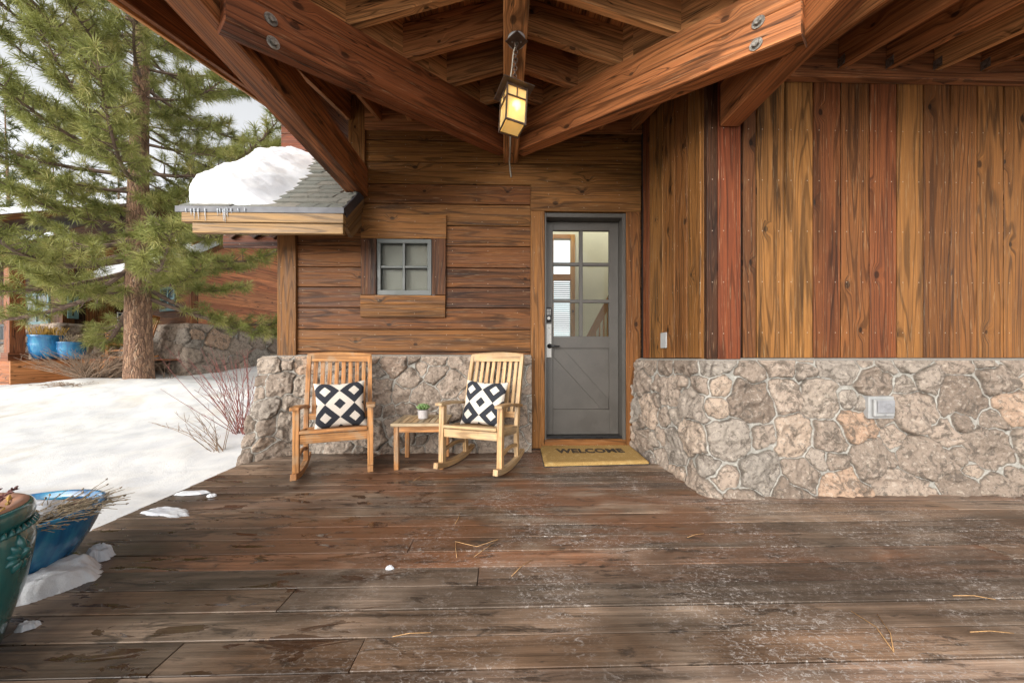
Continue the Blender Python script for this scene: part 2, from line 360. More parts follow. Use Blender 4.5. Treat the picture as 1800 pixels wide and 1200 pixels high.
def mat_deck():
    t = NT('wet_deck_boards'); u, v, _ = t.uv(); r, g, b = t.rnd(); p = t.n('NewGeometry').outputs['Position']; X, Y, Z = t.sep(p)
    off = t.M('MULTIPLY', g, 33.); uo = t.M('ADD', u, off)
    c = t.ramp(r, [(0., (.085, .050, .030)), (.35, (.130, .074, .042)), (.6, (.17, .112, .074)), (.8, (.21, .155, .115)), (1., (.19, .078, .034))])
    fine = t.noise(t.xyz(t.M('MULTIPLY', uo, 2.2), t.M('MULTIPLY', v, 130.), off), 1., 5, .65)
    mid = t.noise(t.xyz(t.M('MULTIPLY', uo, .9), t.M('MULTIPLY', v, 26.), off), 1., 4, .6, .5)
    # trodden, greyed areas and darker soaked ones
    soak = t.noise(t.xyz(X, t.M('MULTIPLY', Y, 1.6), 3.), .9, 4, .6, .4)
    grey = t.sst(t.noise(t.xyz(X, Y, 8.), 1.1, 5, .62, .6), .42, .62)
    c = t.mix(t.M('MULTIPLY', grey, .5), c, (.26, .205, .155))
    k = t.M('MULTIPLY_ADD', t.M('SUBTRACT', fine, .5), 1.5, 1.); k = t.M('MULTIPLY', k, t.M('MULTIPLY_ADD', t.M('SUBTRACT', mid, .5), 2.6, 1.))
    k = t.M('MULTIPLY', k, t.sst(soak, .36, .62, 1.3, .5)); k = t.M('MULTIPLY', k, t.M('MULTIPLY_ADD', b, .75, .62))
    kk = t.n('CombineColor'); [t.put(kk.inputs[i], k) for i in range(3)]
    c = t.mix(1., c, kk.outputs[0], 'MULTIPLY')
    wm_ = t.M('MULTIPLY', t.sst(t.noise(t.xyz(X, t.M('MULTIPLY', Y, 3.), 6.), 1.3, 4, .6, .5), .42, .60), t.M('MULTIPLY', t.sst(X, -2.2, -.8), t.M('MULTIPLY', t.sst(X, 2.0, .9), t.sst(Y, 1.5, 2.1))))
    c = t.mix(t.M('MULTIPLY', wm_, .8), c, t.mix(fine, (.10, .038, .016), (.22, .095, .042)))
    # black-brown scuffs
    sc = t.noise(t.xyz(t.M('MULTIPLY', X, 2.2), t.M('MULTIPLY', Y, 9.), 2.), 2.2, 6, .7, .8)
    c = t.mix(t.M('MULTIPLY', t.sst(sc, .54, .66), .75), c, (.022, .015, .011))
    # ice melt grains: dense on the right and middle, sparse left
    dens = t.M('MULTIPLY', t.sst(t.noise(t.xyz(X, Y, 5.), 1.4, 4, .65, .5), .38, .62), t.sst(X, -1.4, .5))
    sp = t.noise(t.xyz(t.M('MULTIPLY', X, 34.), t.M('MULTIPLY', Y, 52.), 1.), 1., 5, .8, 1.5)
    sp2 = t.noise(t.xyz(t.M('MULTIPLY', X, 17.), t.M('MULTIPLY', Y, 34.), 1.), 1., 5, .7, 1.6)
    c = t.mix(t.M('MULTIPLY', t.M('MULTIPLY', t.sst(sp, .545, .61), dens), .72), c, (.62, .57, .53))
    c = t.mix(t.M('MULTIPLY', t.M('MULTIPLY', t.sst(sp2, .54, .64), dens), .45), c, (.46, .41, .37))
    # puddles, flat along the board, mostly on the left side
    pd = t.noise(t.xyz(t.M('MULTIPLY', X, 3.4), t.M('MULTIPLY', Y, 13.), 4.), 1., 5, .62, .7)
    pm = t.M('MULTIPLY', t.sst(pd, .575, .59), t.sst(X, .2, -1.0))
    c = t.mix(t.M('MULTIPLY', pm, .72), c, (.035, .016, .009))
    damp = t.sst(soak, .40, .62)
    ro = t.M('MULTIPLY_ADD', damp, -.24, .60); ro = t.M('ADD', ro, t.M('MULTIPLY', t.M('SUBTRACT', mid, .5), .3))
    ro = t.M('MULTIPLY', ro, t.M('SUBTRACT', 1., t.M('MULTIPLY', pm, .93)))
    t.set(Base_Color=c, Roughness=t.M('MAXIMUM', ro, .03), Specular_IOR_Level=.40)
    h = t.M('ADD', t.M('MULTIPLY', fine, .55), t.M('MULTIPLY', t.M('MULTIPLY', sp, dens), .5)); h = t.M('MULTIPLY', h, t.M('SUBTRACT', 1., pm))
    t.bump(h, .5, .006); return t.m
M['deck'] = mat_deck()
def mat_snow(name, dirt=0.):
    t = NT(name); p = t.n('NewGeometry').outputs['Position']
    n1 = t.noise(p, 3., 6, .6, .3); n2 = t.noise(p, 90., 4, .7)
    c = t.mix(t.sst(n1, .35, .65), (.58, .595, .63), (.70, .705, .715))
    if dirt:
        c = t.mix(1., c, (1.0, .975, .93), 'MULTIPLY')
        c = t.mix(t.M('MULTIPLY', t.sst(t.noise(p, 1.1, 5, .6, .8), .55, .72), dirt), c, (.52, .47, .40))
        c = t.mix(t.sst(t.noise(p, 24., 4, .75), .655, .70, 0., .6), c, (.16, .11, .08))
    t.set(Base_Color=c, Roughness=.75, Specular_IOR_Level=.25)
    t.p.inputs['Subsurface Weight'].default_value = .15; t.p.inputs['Subsurface Radius'].default_value = (.03, .035, .04)
    t.bump(t.M('ADD', n1, t.M('MULTIPLY', n2, .3)), .5, .02); return t.m
M['snow'] = mat_snow('fresh_snow'); M['ground_snow'] = mat_snow('ground_snow', .7)
def mat_glass(name, tint=(.9, .95, .95), refl=.5, grough=.02):
    t = NT(name); t.set(Base_Color=tint, Roughness=.0, IOR=1.45); t.p.inputs['Transmission Weight'].default_value = 1.
    tr = t.n('BsdfTransparent'); gl = t.n('BsdfGlossy'); gl.inputs['Roughness'].default_value = grough; fr = t.n('Fresnel'); fr.inputs['IOR'].default_value = 1.5
    mx = t.n('MixShader'); t.put(mx.inputs[0], t.M('MULTIPLY', fr.outputs[0], refl)); t.t.links.new(tr.outputs[0], mx.inputs[1]); t.t.links.new(gl.outputs[0], mx.inputs[2])
    tr.inputs[0].default_value = (*tint, 1); t.t.links.new(mx.outputs[0], t.out.inputs['Surface']); return t.m
M['glass'] = mat_glass('window_glass', refl=.4); M['pane'] = mat_glass('shaded_window_glass', refl=.05, grough=.2)
M['door'] = flat('grey_door_paint', (.060, .053, .045), .42, var=.1, scale=6, bump=.1)
M['sash'] = flat('grey_green_sash_paint', (.058, .064, .057), .45, var=.12, scale=9)
M['dark'] = flat('dark_void', (.012, .01, .009), .9)
M['metal'] = flat('drip_edge_metal', (.055, .055, .062), .45, .2, .08)
M['bolt'] = flat('zinc_bolt', (.24, .22, .19), .4, .7, .5, 60)
M['bronze'] = flat('bronze_metal', (.085, .055, .04), .42, .55, .3, 30)
M['black'] = flat('black_metal', (.02, .02, .022), .35, .4)
M['plate'] = flat('satin_nickel', (.33, .32, .30), .35, .6, .12)
M['plastic'] = flat('grey_plastic', (.30, .30, .295), .45, 0, .1)
M['cream'] = flat('cream_plaster', (.74, .64, .44), .8, 0, .04, 3)
M['blind'] = flat('tan_shade_cloth', (.19, .145, .112), .7, 0, .02, 2)
M['twig_red'] = flat('red_twig', (.19, .05, .04), .55, 0, .45, 20)
M['twig'] = flat('dry_twig', (.22, .15, .10), .8, 0, .3, 20)
M['far_sash'] = flat('teal_window_paint', (.09, .17, .18), .5)
M['far_glass'] = flat('dark_reflecting_pane', (.045, .055, .06), .08, 0, .3, 2, 0)
M['cord'] = flat('grey_cable', (.30, .27, .21), .5)

# ------------------------------------------------------------------ the setting: snow, deck
def snow_z(x, y):
    d = np.clip((y-3.2)/7., 0, 1.6)
    z = -.16 + d*.86
    z = z + .10*(fbm(x*.7+9, y*.7+4, 4)-.5)*np.clip((y-2)/2, .25, 1) + .07*(fbm(x*2.6, y*2.6, 5, .6)-.5)*np.clip((y-5)/1.5, .35, 1)
    z = z + .22*np.exp(-(((x+6.3)/2.2)**2+((y-6.9)/1.0)**2))     # ploughed bank by the pine
    z = z + .20*np.exp(-(((x+8.6)/2.0)**2+((y-7.3)/.9)**2))
    z = np.where(x > -2.35, np.minimum(z, -.2 - 0*x), z)           # low beneath the house
    return z
xs = np.concatenate([np.linspace(-900, -42, 14), np.linspace(-40, -16, 40), np.linspace(-15.8, -2.0, 300), np.linspace(-1.5, 40, 30), np.linspace(60, 900, 10)])
ys = np.concatenate([np.linspace(-900, -30, 8), np.linspace(-25, 0.5, 30), np.linspace(.6, 12, 260), np.linspace(12.5, 45, 50), np.linspace(60, 1200, 14)])
gx, gy = np.meshgrid(xs, ys, indexing='ij'); gz = snow_z(gx, gy)
V = np.stack([gx, gy, gz], -1).reshape(-1, 3)
tag(npmesh('snow_ground', V, gridf(len(xs), len(ys)), M['ground_snow']), kind='structure')

PITCH, Y0 = .1412, 1.143-.1412*20
def deck_left(y): return -2.475 - .07*(y-2.1) if y > 1.72 else -3.3
mb = MB(); joints = {k: [] for k in range(60)}
for px, py in ((840, 1014), (507, 1050), (630, 1146), (722, 958), (1272, 890), (60, 1090), (1750, 915), (300, 1150)):
    g = G(px, py); joints[int((g.y-Y0)//PITCH)].append(g.x)
for k in range(60):
    ya, yb = Y0+k*PITCH+.003, Y0+(k+1)*PITCH-.003
    if ya > 4.25: break
    xl = deck_left((ya+yb)/2); xr = 7.0
    js = sorted([j for j in joints[k] if xl < j < xr] + ([random.uniform(2.2, 5.5)] if random.random() < .6 else []))
    ed = [xl]+js+[xr]
    for a, b in zip(ed, ed[1:]):
        dz = random.uniform(-.0015, .0015)
        mb.box((a+.0015, ya, -.036), (b-.0015, yb, dz), 0, (random.random(), random.random(), random.random()))
mb.build('porch_deck', M['deck'], None, bevel=.002)['kind'] = 'structure'
mb = MB()
mb.box((-3.28, -2.0, -.30), (7, 4.2, -.045), 0); mb.v = [(max(x, -2.455-.07*(max(y, 2.0)-2.1)), y, z) for x, y, z in mb.v] #, y, z) for x, y, z in mb.v]
mb.build('deck_base', M['dark'])['kind'] = 'structure'

# ------------------------------------------------------------------ the cabin
YW = 3.95
cabin = thing('cabin', 'brown wooden cabin with stone base, timber porch roof and grey door', 'house', (0, YW, 0))
# horizontal siding of the door wall
mb = MB()
win_l, win_r = P(634, 400, YW).x, P(783, 400, YW).x
zb = [P(700, y, YW).z for y in (632, 618, 579, 541, 505, 470, 432, 396, 358, 323, 284, 246, 214, 180)]+[4.1]
tints = [.25, .38, .22, .12, .28, .25, .30, .50, .74, .56, .58, .46, .42, .3]
xl_low, xl_up, x_r = P(500, 500, YW).x, P(618, 300, YW).x, 1.60
dl, dr, dtop = P(950, 500, YW).x, P(1112, 500, YW).x, P(1000, 350, YW).z
wl, wr, wz0, wz1 = P(655, 500, YW).x, P(764, 500, YW).x, P(700, 521, YW).z, P(700, 416, YW).z
for i, (z0, z1) in enumerate(zip(zb, zb[1:])):
    x0 = xl_low if z0 < 2.75 else xl_up
    rr = (tints[i], random.random(), random.uniform(.3, .8))
    segs = [(x0, x_r)]
    for (ca, cb, c0, c1) in ((wl, wr, wz0, wz1), (dl, dr, -1, dtop)):
        new = []
        for a, b in segs:
            if z1 > c0+.02 and z0 < c1-.02 and a < cb and b > ca: new += [(a, ca), (cb, b)]
            else: new.append((a, b))
        segs = new
    for a, b in segs:
        q = rr if b < 1.2 or z0 > dtop else (rr[0]*.8, rr[1]+.1, rr[2])
        if z1 > wz0-.05 and z0 < wz0+.5 and a > wr-.01: q = (rr[0]*.75, (rr[1]+.37) % 1, rr[2]*.9)
        mb.box((a, YW, z0+.005), (b, YW+.025, z1-.004), 0, q)
mb.build('siding', M['siding'], cabin, bevel=.004)
# backing wall (with openings)
mb = MB(); yb0, yb1 = YW+.03, YW+.20
for a, b, z0, z1 in ((xl_low, wl, 0, 2.75), (wl, wr, 0, wz0), (wl, wr, wz1, 2.75), (wr, dl, 0, 2.75), (dl, dr, dtop, 2.75), (dr, 1.75, 0, 2.75), (xl_up, 1.75, 2.75, 4.1)):
    mb.box((a, yb0, z0), (b, yb1, z1))
mb.build('wall_core', M['dark'], cabin)
# corner board at the left end
mb = MB(); a, b = P(487, 500, YW-.03).x, P(520, 500, YW-.03).x
mb.box((a, YW-.03, P(500, 628, YW).z), (b, YW+.03, 2.78), 2, .52); mb.box((a, YW+.033, 1.05), (a+.035, YW+.2, 2.78), 2, .66)
mb.build('corner_board', M['siding'], cabin, bevel=.004)
mb = MB(); a, b = P(612, 300, YW-.03).x, P(641, 300, YW-.03).x
mb.box((a, YW-.03, 2.85), (b, YW+.03, 4.0), 2, .5); mb.build('corner_board', M['siding'], cabin, bevel=.004)
# side wall behind (reddish boards) above the lower roof
mb = MB(); q0, q1 = P(494, 230, 5.0), P(640, 230, 5.0)
z = 3.3
while z < 4.55:
    mb.box((q0.x, 5.0, z), (q1.x, 5.1, z+.23), 0, (random.uniform(.72, .95), random.random(), random.random())); z += .235
mb.box((xl_up+.03, YW+.04, 2.9), (xl_up+.05, 5.0, 4.3), 1, .3)
mb.build('side_wall', M['siding'], cabin, bevel=.004)

# window
mb = MB(); Yt = YW-.035
A = lambda x, y, Y=Yt: P(x, y, Y)
def rect(mb, x0, y0, x1, y1, Ya, Yb, grain, rnd=None, Yp=None):
    p, q = P(x0, y1, Yp or Ya), P(x1, y0, Yp or Ya); mb.box((p.x, Ya, p.z), (q.x, Yb, q.z), grain, rnd)
rect(mb, 634, 377, 784.5, 418, Yt, YW-.002, 0, .5); rect(mb, 633, 519, 783, 534, Yt-.004, YW-.002, 0, .42); rect(mb, 633, 534.5, 782.5, 557, Yt, YW-.002, 0, .5)
rect(mb, 634, 419, 661, 518, Yt, YW-.002, 2, .06); rect(mb, 759, 419, 783.5, 518, Yt, YW-.002, 2, .08)
win = mb.build('window', M['siding'], cabin, bevel=.004)
mb = MB(); Ys = YW-.012
rect(mb, 661.5, 420, 758.5, 427, Ys, YW+.05, 0); rect(mb, 661.5, 510, 758.5, 518.5, Ys, YW+.05, 0); rect(mb, 661.5, 427, 669, 510, Ys, YW+.05, 2); rect(mb, 751, 427, 758.5, 510, Ys, YW+.05, 2)
rect(mb, 707.5, 427, 712, 510, Ys+.012, YW+.04, 2); rect(mb, 669, 467, 707.4, 471, Ys+.013, YW+.04, 0); rect(mb, 712.1, 467, 751, 471, Ys+.013, YW+.04, 0)
mb.build('frame', M['sash'], win, bevel=.003)
mb = MB(); rect(mb, 667, 425, 753, 512, YW+.018, YW+.022, 0); mb.build('pane', M['pane'], win)
mb = MB(); rect(mb, 664, 422, 756, 515, YW+.07, YW+.08, 0); mb.build('shade', M['blind'], win)

# door casing
mb = MB(); Yc = YW-.04
rect(mb, 933, 371, 957.5, 788, Yc, YW+.02, 2, .48); rect(mb, 1101, 371, 1126, 800, Yc, YW+.02, 2, .30); rect(mb, 933, 327, 1127, 370.5, Yc-.006, YW+.02, 0, .52)
mb.build('door_casing', M['siding'], cabin, bevel=.004)
YD = YW+.10
mb = MB(); p0, p1 = P(957.5, 373, Yc), P(1101, 373, Yc); jl, jr, jt = p0.x, p1.x, p0.z
mb.box((jl+.002, YW-.03, .1), (jl+.022, YD+.06, jt), 2); mb.box((jr-.042, YW-.03, .1), (jr-.002, YD+.06, jt), 2); mb.box((jl+.023, YW-.03, jt-.05), (jr-.043, YD+.06, jt-.002), 0)
mb.build('door_frame', M['door'], cabin, bevel=.003)
# door leaf
dx0, dx1 = jl+.024, jr-.044; dz0, dz1 = P(1000, 763, YD).z, jt-.053
gx0, gx1 = P(972, 500, YD).x, P(1071, 500, YD).x; gz0, gz1 = P(1000, 591, YD).z, P(1000, 405, YD).z
lz0, lz1 = P(1000, 719, YD).z, P(1000, 612, YD).z
mb = MB()
mb.box((dx0, YD, dz0), (gx0, YD+.045, dz1), 2); mb.box((gx1, YD, dz0), (dx1, YD+.045, dz1), 2)
mb.box((gx0, YD, gz1), (gx1, YD+.045, dz1), 0); mb.box((gx0, YD, lz1), (gx1, YD+.045, gz0), 0); mb.box((gx0, YD, dz0), (gx1, YD+.045, lz0), 0)
mb.box((gx0, YD+.012, lz0), (gx1, YD+.04, lz1), 2)
vx = P(1021.5, 500, YD).x; mb.box((vx-.022, YD+.004, gz0), (vx+.022, YD+.04, gz1), 2)
for py in (464, 529): 
    zc = P(1000, py, YD).z
    mb.box((gx0, YD+.005, zc-.02), (vx-.0225, YD+.04, zc+.02), 0); mb.box((vx+.0225, YD+.005, zc-.02), (gx1, YD+.04, zc+.02), 0)
d = [P(x, y, YD) for x, y in ((974, 614), (991, 614), (1070, 702), (1070, 718), (1057, 718), (974, 628))]
mb.prism([(p.x, YD+.001, p.z) for p in d][::-1], (0, .011, 0))
door = mb.build('door', M['door'], cabin, bevel=.003)
mb = MB(); mb.box((gx0-.01, YD+.02, gz0-.01), (gx1+.01, YD+.024, gz1+.01)); mb.build('glass_pane', M['glass'], door)
mb = MB(); rect(mb, 959, 569, 969.5, 628, YD-.006, YD-.001, 2); mb.build('handle_plate', M['plate'], door, bevel=.002)
mb = MB(); p = P(966, 608, YD-.01)
mb.tube([(p.x, YD-.007, p.z), (p.x, YD-.016, p.z)], .028, 20); mb.tube([(p.x, YD-.016, p.z), (p.x, YD-.055, p.z)], .011, 12)
mb.tube([(p.x-.01, YD-.055, p.z), (p.x+.05, YD-.058, p.z), (p.x+.10, YD-.054, p.z-.004), (p.x+.115, YD-.045, p.z-.004)], [.011, .010, .009, .006], 10); mb.build('door_handle', M['black'], door, smooth=True)
mb = MB(); p = P(964, 553, YD); mb.box((p.x-.034, YD-.028, p.z-.085), (p.x+.034, YD-.001, p.z+.085)); kp = mb.build('keypad_lock', M['black'], door, bevel=.016, seg=3)
for i in range(3):
    for j in range(4): mb = MB(); mb.tube([(p.x-.016+.016*i, YD-.0285, p.z+.055-.018*j), (p.x-.016+.016*i, YD-.031, p.z+.055-.018*j)], .006, 10); mb.build('lock_button', M['plate'], kp)
mb = MB(); mb.tube([(p.x, YD-.0285, p.z-.045), (p.x, YD-.036, p.z-.045)], .018, 20)
mb.build('lock_cylinder', M['plate'], kp)
# threshold and wooden step below it
mb = MB(); mb.box((jl+.003, YW-.02, dz0-.028), (jr-.003, YD+.06, dz0-.004), 0); mb.build('threshold', M['black'], cabin, bevel=.004)
mb = MB(); mb.box((jl-.0, YW-.03, -.0), (jr, YD+.08, dz0-.029), 0, .7); mb.build('door_sill', M['siding'], cabin, bevel=.004)

# projecting block: return wall and front wall of vertical boards
YF = 2.72; RB, RF = Vector((1.565, YW, 0)), Vector((1.615, YF, 0))
mb = MB(); edges = [0, .075, .25, .44, .66, 1.0]; tn = [.82, .55, .60, .30, .5]
zt0, zt1 = 1.035, 3.9
def vboard(mb, a, b, nrm, th, z0, z1, rnd):
    a, b = Vector(a), Vector(b); d = (b-a).normalized(); a = a+d*.0045; b = b-d*.0045; n = Vector(nrm)*th
    lo = [a, b, b+n, a+n]
    mb.hexa([Vector((p.x, p.y, z0)) for p in lo]+[Vector((p.x, p.y, z1)) for p in lo], 2, rnd)
nr = Vector((-1, -.044, 0)).normalized()
ws = [1130, 1141, 1165, 1186, 1208]
ds = []
for px in ws:
    # distance from back along the return wall where this pixel falls
    best = min(np.linspace(0, 1, 400), key=lambda f: abs(pix(RB.lerp(RF, f)+Vector((-.025, 0, 1)))[0]-px)); ds.append(best)
ds.append(.985)
for i in range(len(ds)-1):
    vboard(mb, RB.lerp(RF, ds[i]), RB.lerp(RF, ds[i+1]), nr, .025, zt0, zt1, ([.86, .58, .40, .3, .5][i], random.random(), .5))
mb.build('siding', M['siding'], cabin, bevel=.004)
mb = MB()
xe = [P(x, 400, YF).x for x in (1302, 1326, 1376, 1425, 1473, 1523, 1571, 1617, 1664, 1711, 1757, 1803)]
xe += [xe[-1]+.215*i for i in range(1, 15)]
tv = [.14, .56, .60, .78, .74, .82, .54, .26, .30, .42, .68, .3]
for i in range(len(xe)-1):
    vboard(mb, (xe[i], YF, 0), (xe[i+1], YF, 0), (0, -1, 0), .025, zt0, 3.60, (tv[i] if i < len(tv) else random.random(), random.random(), random.uniform(.3, .8)))
mb.build('siding', M['siding'], cabin, bevel=.004)
mb = MB(); xc = P(1243, 400, YF-.045).x; xd = P(1302, 400, YF-.045).x; xm = P(1262, 400, YF-.045).x
mb.box((xc, YF-.045, zt0-.01), (xm-.002, YF, 3.6), 2, (.03, .31, .2)); mb.box((xm+.001, YF-.048, zt0-.01), (xd, YF, 3.6), 2, (.93, .7, .7)); mb.box((xc, YF+.002, zt0-.01), (xc+.04, YF+.13, 3.6), 2, (.55, .3, .6))
mb.build('corner_board', M['siding'], cabin, bevel=.004)
mb = MB(); mb.box((RF.x+.03, YF+.002, 0), (9.0, YF+.2, 3.9)); mb.box((1.60, YF+.2, 0), (1.75, YW+.03, 4.0)); mb.box((8.8, YF+.2, 0), (9.0, 9, 3.9)); mb.build('wall_core', M['dark'], cabin)
# interior of hall seen through the door glass
mb = MB()
yi = 7.4; wx0, wx1 = P(973, 500, yi).x, P(1003, 500, yi).x; wz_0, wz_1 = .55, P(990, 420, yi).z
mb.box((-.6, yi, 0), (wx0, yi+.1, 4.2)); mb.box((wx1, yi, 0), (4.0, yi+.1, 4.2)); mb.box((wx0, yi, 0), (wx1, yi+.1, wz_0)); mb.box((wx0, yi, wz_1), (wx1, yi+.1, 4.2))
mb.box((-.7, YW+.21, 0), (-.6, yi+.1, 4.2)); mb.box((3.2, YW+.21, 0), (3.3, yi, 4.2)); mb.box((-.6, YW+.2, .02), (3.2, yi, .08))
mb.build('hall_wall', M['cream'], cabin)
mb = MB()
t_ = .09
mb.box((wx0-t_, yi-.03, wz_0), (wx0, yi-.002, wz_1+t_), 2); mb.box((wx1, yi-.03, wz_0), (wx1+t_, yi-.002, wz_1+t_), 2); mb.box((wx0, yi-.03, wz_1), (wx1, yi-.002, wz_1+t_), 0)
zm = P(990, 487, yi).z; mb.box((wx0, yi-.03, zm-.08), (wx1, yi+.05, zm+.06), 0)
mb.build('hall_window_trim', M['orange_wood'], cabin, bevel=.004)
mb = MB(); zz = wz_0
while zz < zm-.1: mb.box((wx0, yi+.03, zz), (wx1, yi+.034, zz+.026)); zz += .042
mb.build('hall_blind', M['plastic'], cabin)
mb = MB(); ys_ = 6.6; a, b = P(1032, 600, ys_), P(1090, 492, ys_)
mb.bar((a.x, ys_, a.z), (b.x, ys_, b.z), .05, .12, None, (0, 1, 0)); c, d = P(1040, 660, ys_), P(1110, 545, ys_); mb.bar((c.x, ys_, c.z), (d.x, ys_, d.z), .05, .16, None, (0, 1, 0))
for i in range(9):
    f = i/8; p, q = a.lerp(b, f), c.lerp(d, f); mb.bar((p.x, ys_, p.z), (p.x, ys_, q.z-.2), .03, .03)
mb.build('stair_railing', M['orange_wood'], cabin)

# ------------------------------------------------------------------ stone base
def stones(name, bot, top, zt, seed, back=None, rmin=.065, rmax=.165, res=.0085, amp=.062):
    """bot, top: matching plan polylines (bottom edge z~-.03, top edge z=zt). Stones bulge out of a mortared, battered face."""
    rs = np.random.RandomState(seed); bot = np.array(bot, float); top = np.array(top, float); mid = (bot+top)/2
    L = np.concatenate([[0], np.cumsum(np.linalg.norm(np.diff(mid, axis=0), axis=1))]); S = L[-1]
    ns, nt = int(S/res), int((zt+.03)/res); s = np.linspace(0, S, ns); tt = np.linspace(0, 1, nt)
    B = np.stack([np.interp(s, L, bot[:, i]) for i in (0, 1)], 1); T = np.stack([np.interp(s, L, top[:, i]) for i in (0, 1)], 1)
    Mi = np.stack([np.interp(s, L, mid[:, i]) for i in (0, 1)], 1); tg = np.gradient(Mi, axis=0); tg /= np.linalg.norm(tg, axis=1)[:, None]
    nr_ = np.stack([tg[:, 1], -tg[:, 0]], 1)
    sg, tg2 = np.meshgrid(s, tt*(zt+.03), indexing='ij')
    wx = sg+.05*(fbm(sg*6+seed, tg2*6, 3)-.5)+.02*(fbm(sg*25, tg2*25+seed, 2)-.5); wy = tg2+.05*(fbm(sg*6+50, tg2*6+seed, 3)-.5)+.02*(fbm(sg*25+9, tg2*25, 2)-.5)
    seeds = []
    for r0, tries in ((rmax, 300), (rmax*.82, 900), (rmax*.66, 2500), (rmin, 4000)):
        for _ in range(tries):
            r_ = r0*rs.uniform(.88, 1.12); x, y = rs.uniform(-.1, S+.1), rs.uniform(-.03, zt+.08)
            if all(((x-a)/1.15)**2+(y-b)**2 > ((r_+c)*.86)**2 for a, b, c in seeds): seeds.append((x, y, r_))
    sd_ = np.array(seeds); n = len(sd_); ang = rs.normal(0, .32, n); asp = rs.uniform(1.0, 1.35, n); pw = rs.uniform(2.2, 7., n)
    d1 = np.full(wx.shape, 9.); d2 = np.full(wx.shape, 9.); ident = np.zeros(wx.shape, int)
    for i in range(n):
        dx, dy = wx-sd_[i, 0], wy-sd_[i, 1]; c, q = math.cos(ang[i]), math.sin(ang[i])
        a = np.abs(c*dx+q*dy)/asp[i]; b = np.abs(-q*dx+c*dy)
        d = (a**pw[i]+b**pw[i])**(1/pw[i])-sd_[i, 2]*.62
        cl = d < d1; d2 = np.where(cl, d1, np.minimum(d2, d)); ident = np.where(cl, i, ident); d1 = np.where(cl, d, d1)
    e = (d2-d1)*.5
    e = np.minimum(e, (sd_[ident, 2]*.80-d1))
    pr = np.clip((e-.002)/.011, 0, 1); pr = pr*pr*(3-2*pr)
    dome = np.clip(e/.06, 0, 1)**.45
    tilt = rs.uniform(-.45, .45, (n, 2)); prot = rs.uniform(.5, 1.15, n)
    rough = (fbm(sg*16+3, tg2*16+seed, 5, .6)-.5)*.026+(fbm(sg*48, tg2*48+3, 3)-.5)*.012
    facet = np.abs(fbm(sg*7+ident*3.7, tg2*7+ident*1.3, 2)-.5)*.10+np.abs(fbm(sg*19+seed, tg2*17, 3)-.5)*.035
    h = pr*(amp*.60*prot[ident]+amp*.32*dome*prot[ident]+tilt[ident, 0]*(wx-sd_[ident, 0])*.35+tilt[ident, 1]*(wy-sd_[ident, 1])*.35+rough-facet)
    h = h*np.clip((1.0-tt)/.03, .25, 1)[None, :]+(1-pr)*.006*fbm(sg*30, tg2*30, 2)
    f = tt[None, :, None]; curve = f**.9
    XY = B[:, None, :]*(1-curve)+T[:, None, :]*curve+nr_[:, None, :]*h[:, :, None]
    V = np.concatenate([XY, (tg2-.03)[:, :, None]], 2)
    col = np.stack([rs.rand(n)[ident]*.999, rs.rand(n)[ident], pr], -1)
    Fq = gridf(ns, nt)
    if back is not None:       # flat mortar ledge running back to the boards
        bk = np.array(back, float); BK = np.stack([np.interp(s, L, bk[:, i]) for i in (0, 1)], 1)
        rows = np.concatenate([np.concatenate([XY[:, -1, :]*(1-k)+BK*k, np.full((ns, 1), zt+.02*k)], 1)[:, None, :] for k in (.0, .5, 1.)], 1)
        V2 = rows.reshape(-1, 3); F2 = gridf(ns, 3)+ns*nt
        V = np.concatenate([V.reshape(-1, 3), V2]); col = np.concatenate([col.reshape(-1, 3), np.zeros((len(V2), 3))]); Fq = np.concatenate([Fq, F2])
    return npmesh(name, V.reshape(-1, 3), Fq, M['stone'], cabin, col.reshape(-1, 3))
def fillet(a, c, b, r, n=12):
    a, c, b = Vector(a), Vector(c), Vector(b); p = c+(a-c).normalized()*r; q = c+(b-c).normalized()*r
    return [tuple(a)]+[tuple(p.lerp(c, i/n).lerp(c.lerp(q, i/n), i/n)) for i in range(n+1)]+[tuple(b)]
# right: from the door casing forward, round the corner, then along the front
bot = fillet((1.455, 3.97), (1.56, 2.52), (6.5, 2.52), .07); top = fillet((1.52, 3.97), (1.565, 2.66), (6.5, 2.66), .05); bk = fillet((1.57, 3.97), (1.63, 2.71), (6.5, 2.71), .05)
stones('stone_base', bot, top, 1.015, 3, bk)
# left: path given right-to-left reversed so that the face looks at the camera
def lflare(x): return .42*max(0, min(1, (-2.2-x)/.38))**1.5
xs_ = list(np.linspace(-2.52, .315, 40))
bot = [(-2.60, 4.6), (-2.62, 3.9), (-2.62, 3.46)]+[(x, 3.80-lflare(x)) for x in xs_]
top = [(-2.66, 4.6), (-2.68, 4.1), (-2.69, 3.92)]+[(x, 3.885) for x in xs_]
bk = [(-2.5, 4.6), (-2.5, 4.2), (-2.5, 3.97)]+[(x, 3.96) for x in xs_]
stones('stone_base', bot, top, 1.055, 11, bk, rmin=.06, rmax=.145)
mb = MB(); mb.box((-2.5, 3.97, -.1), (.47, 4.15, 1.03)); mb.build('wall_core', M['dark'], cabin)

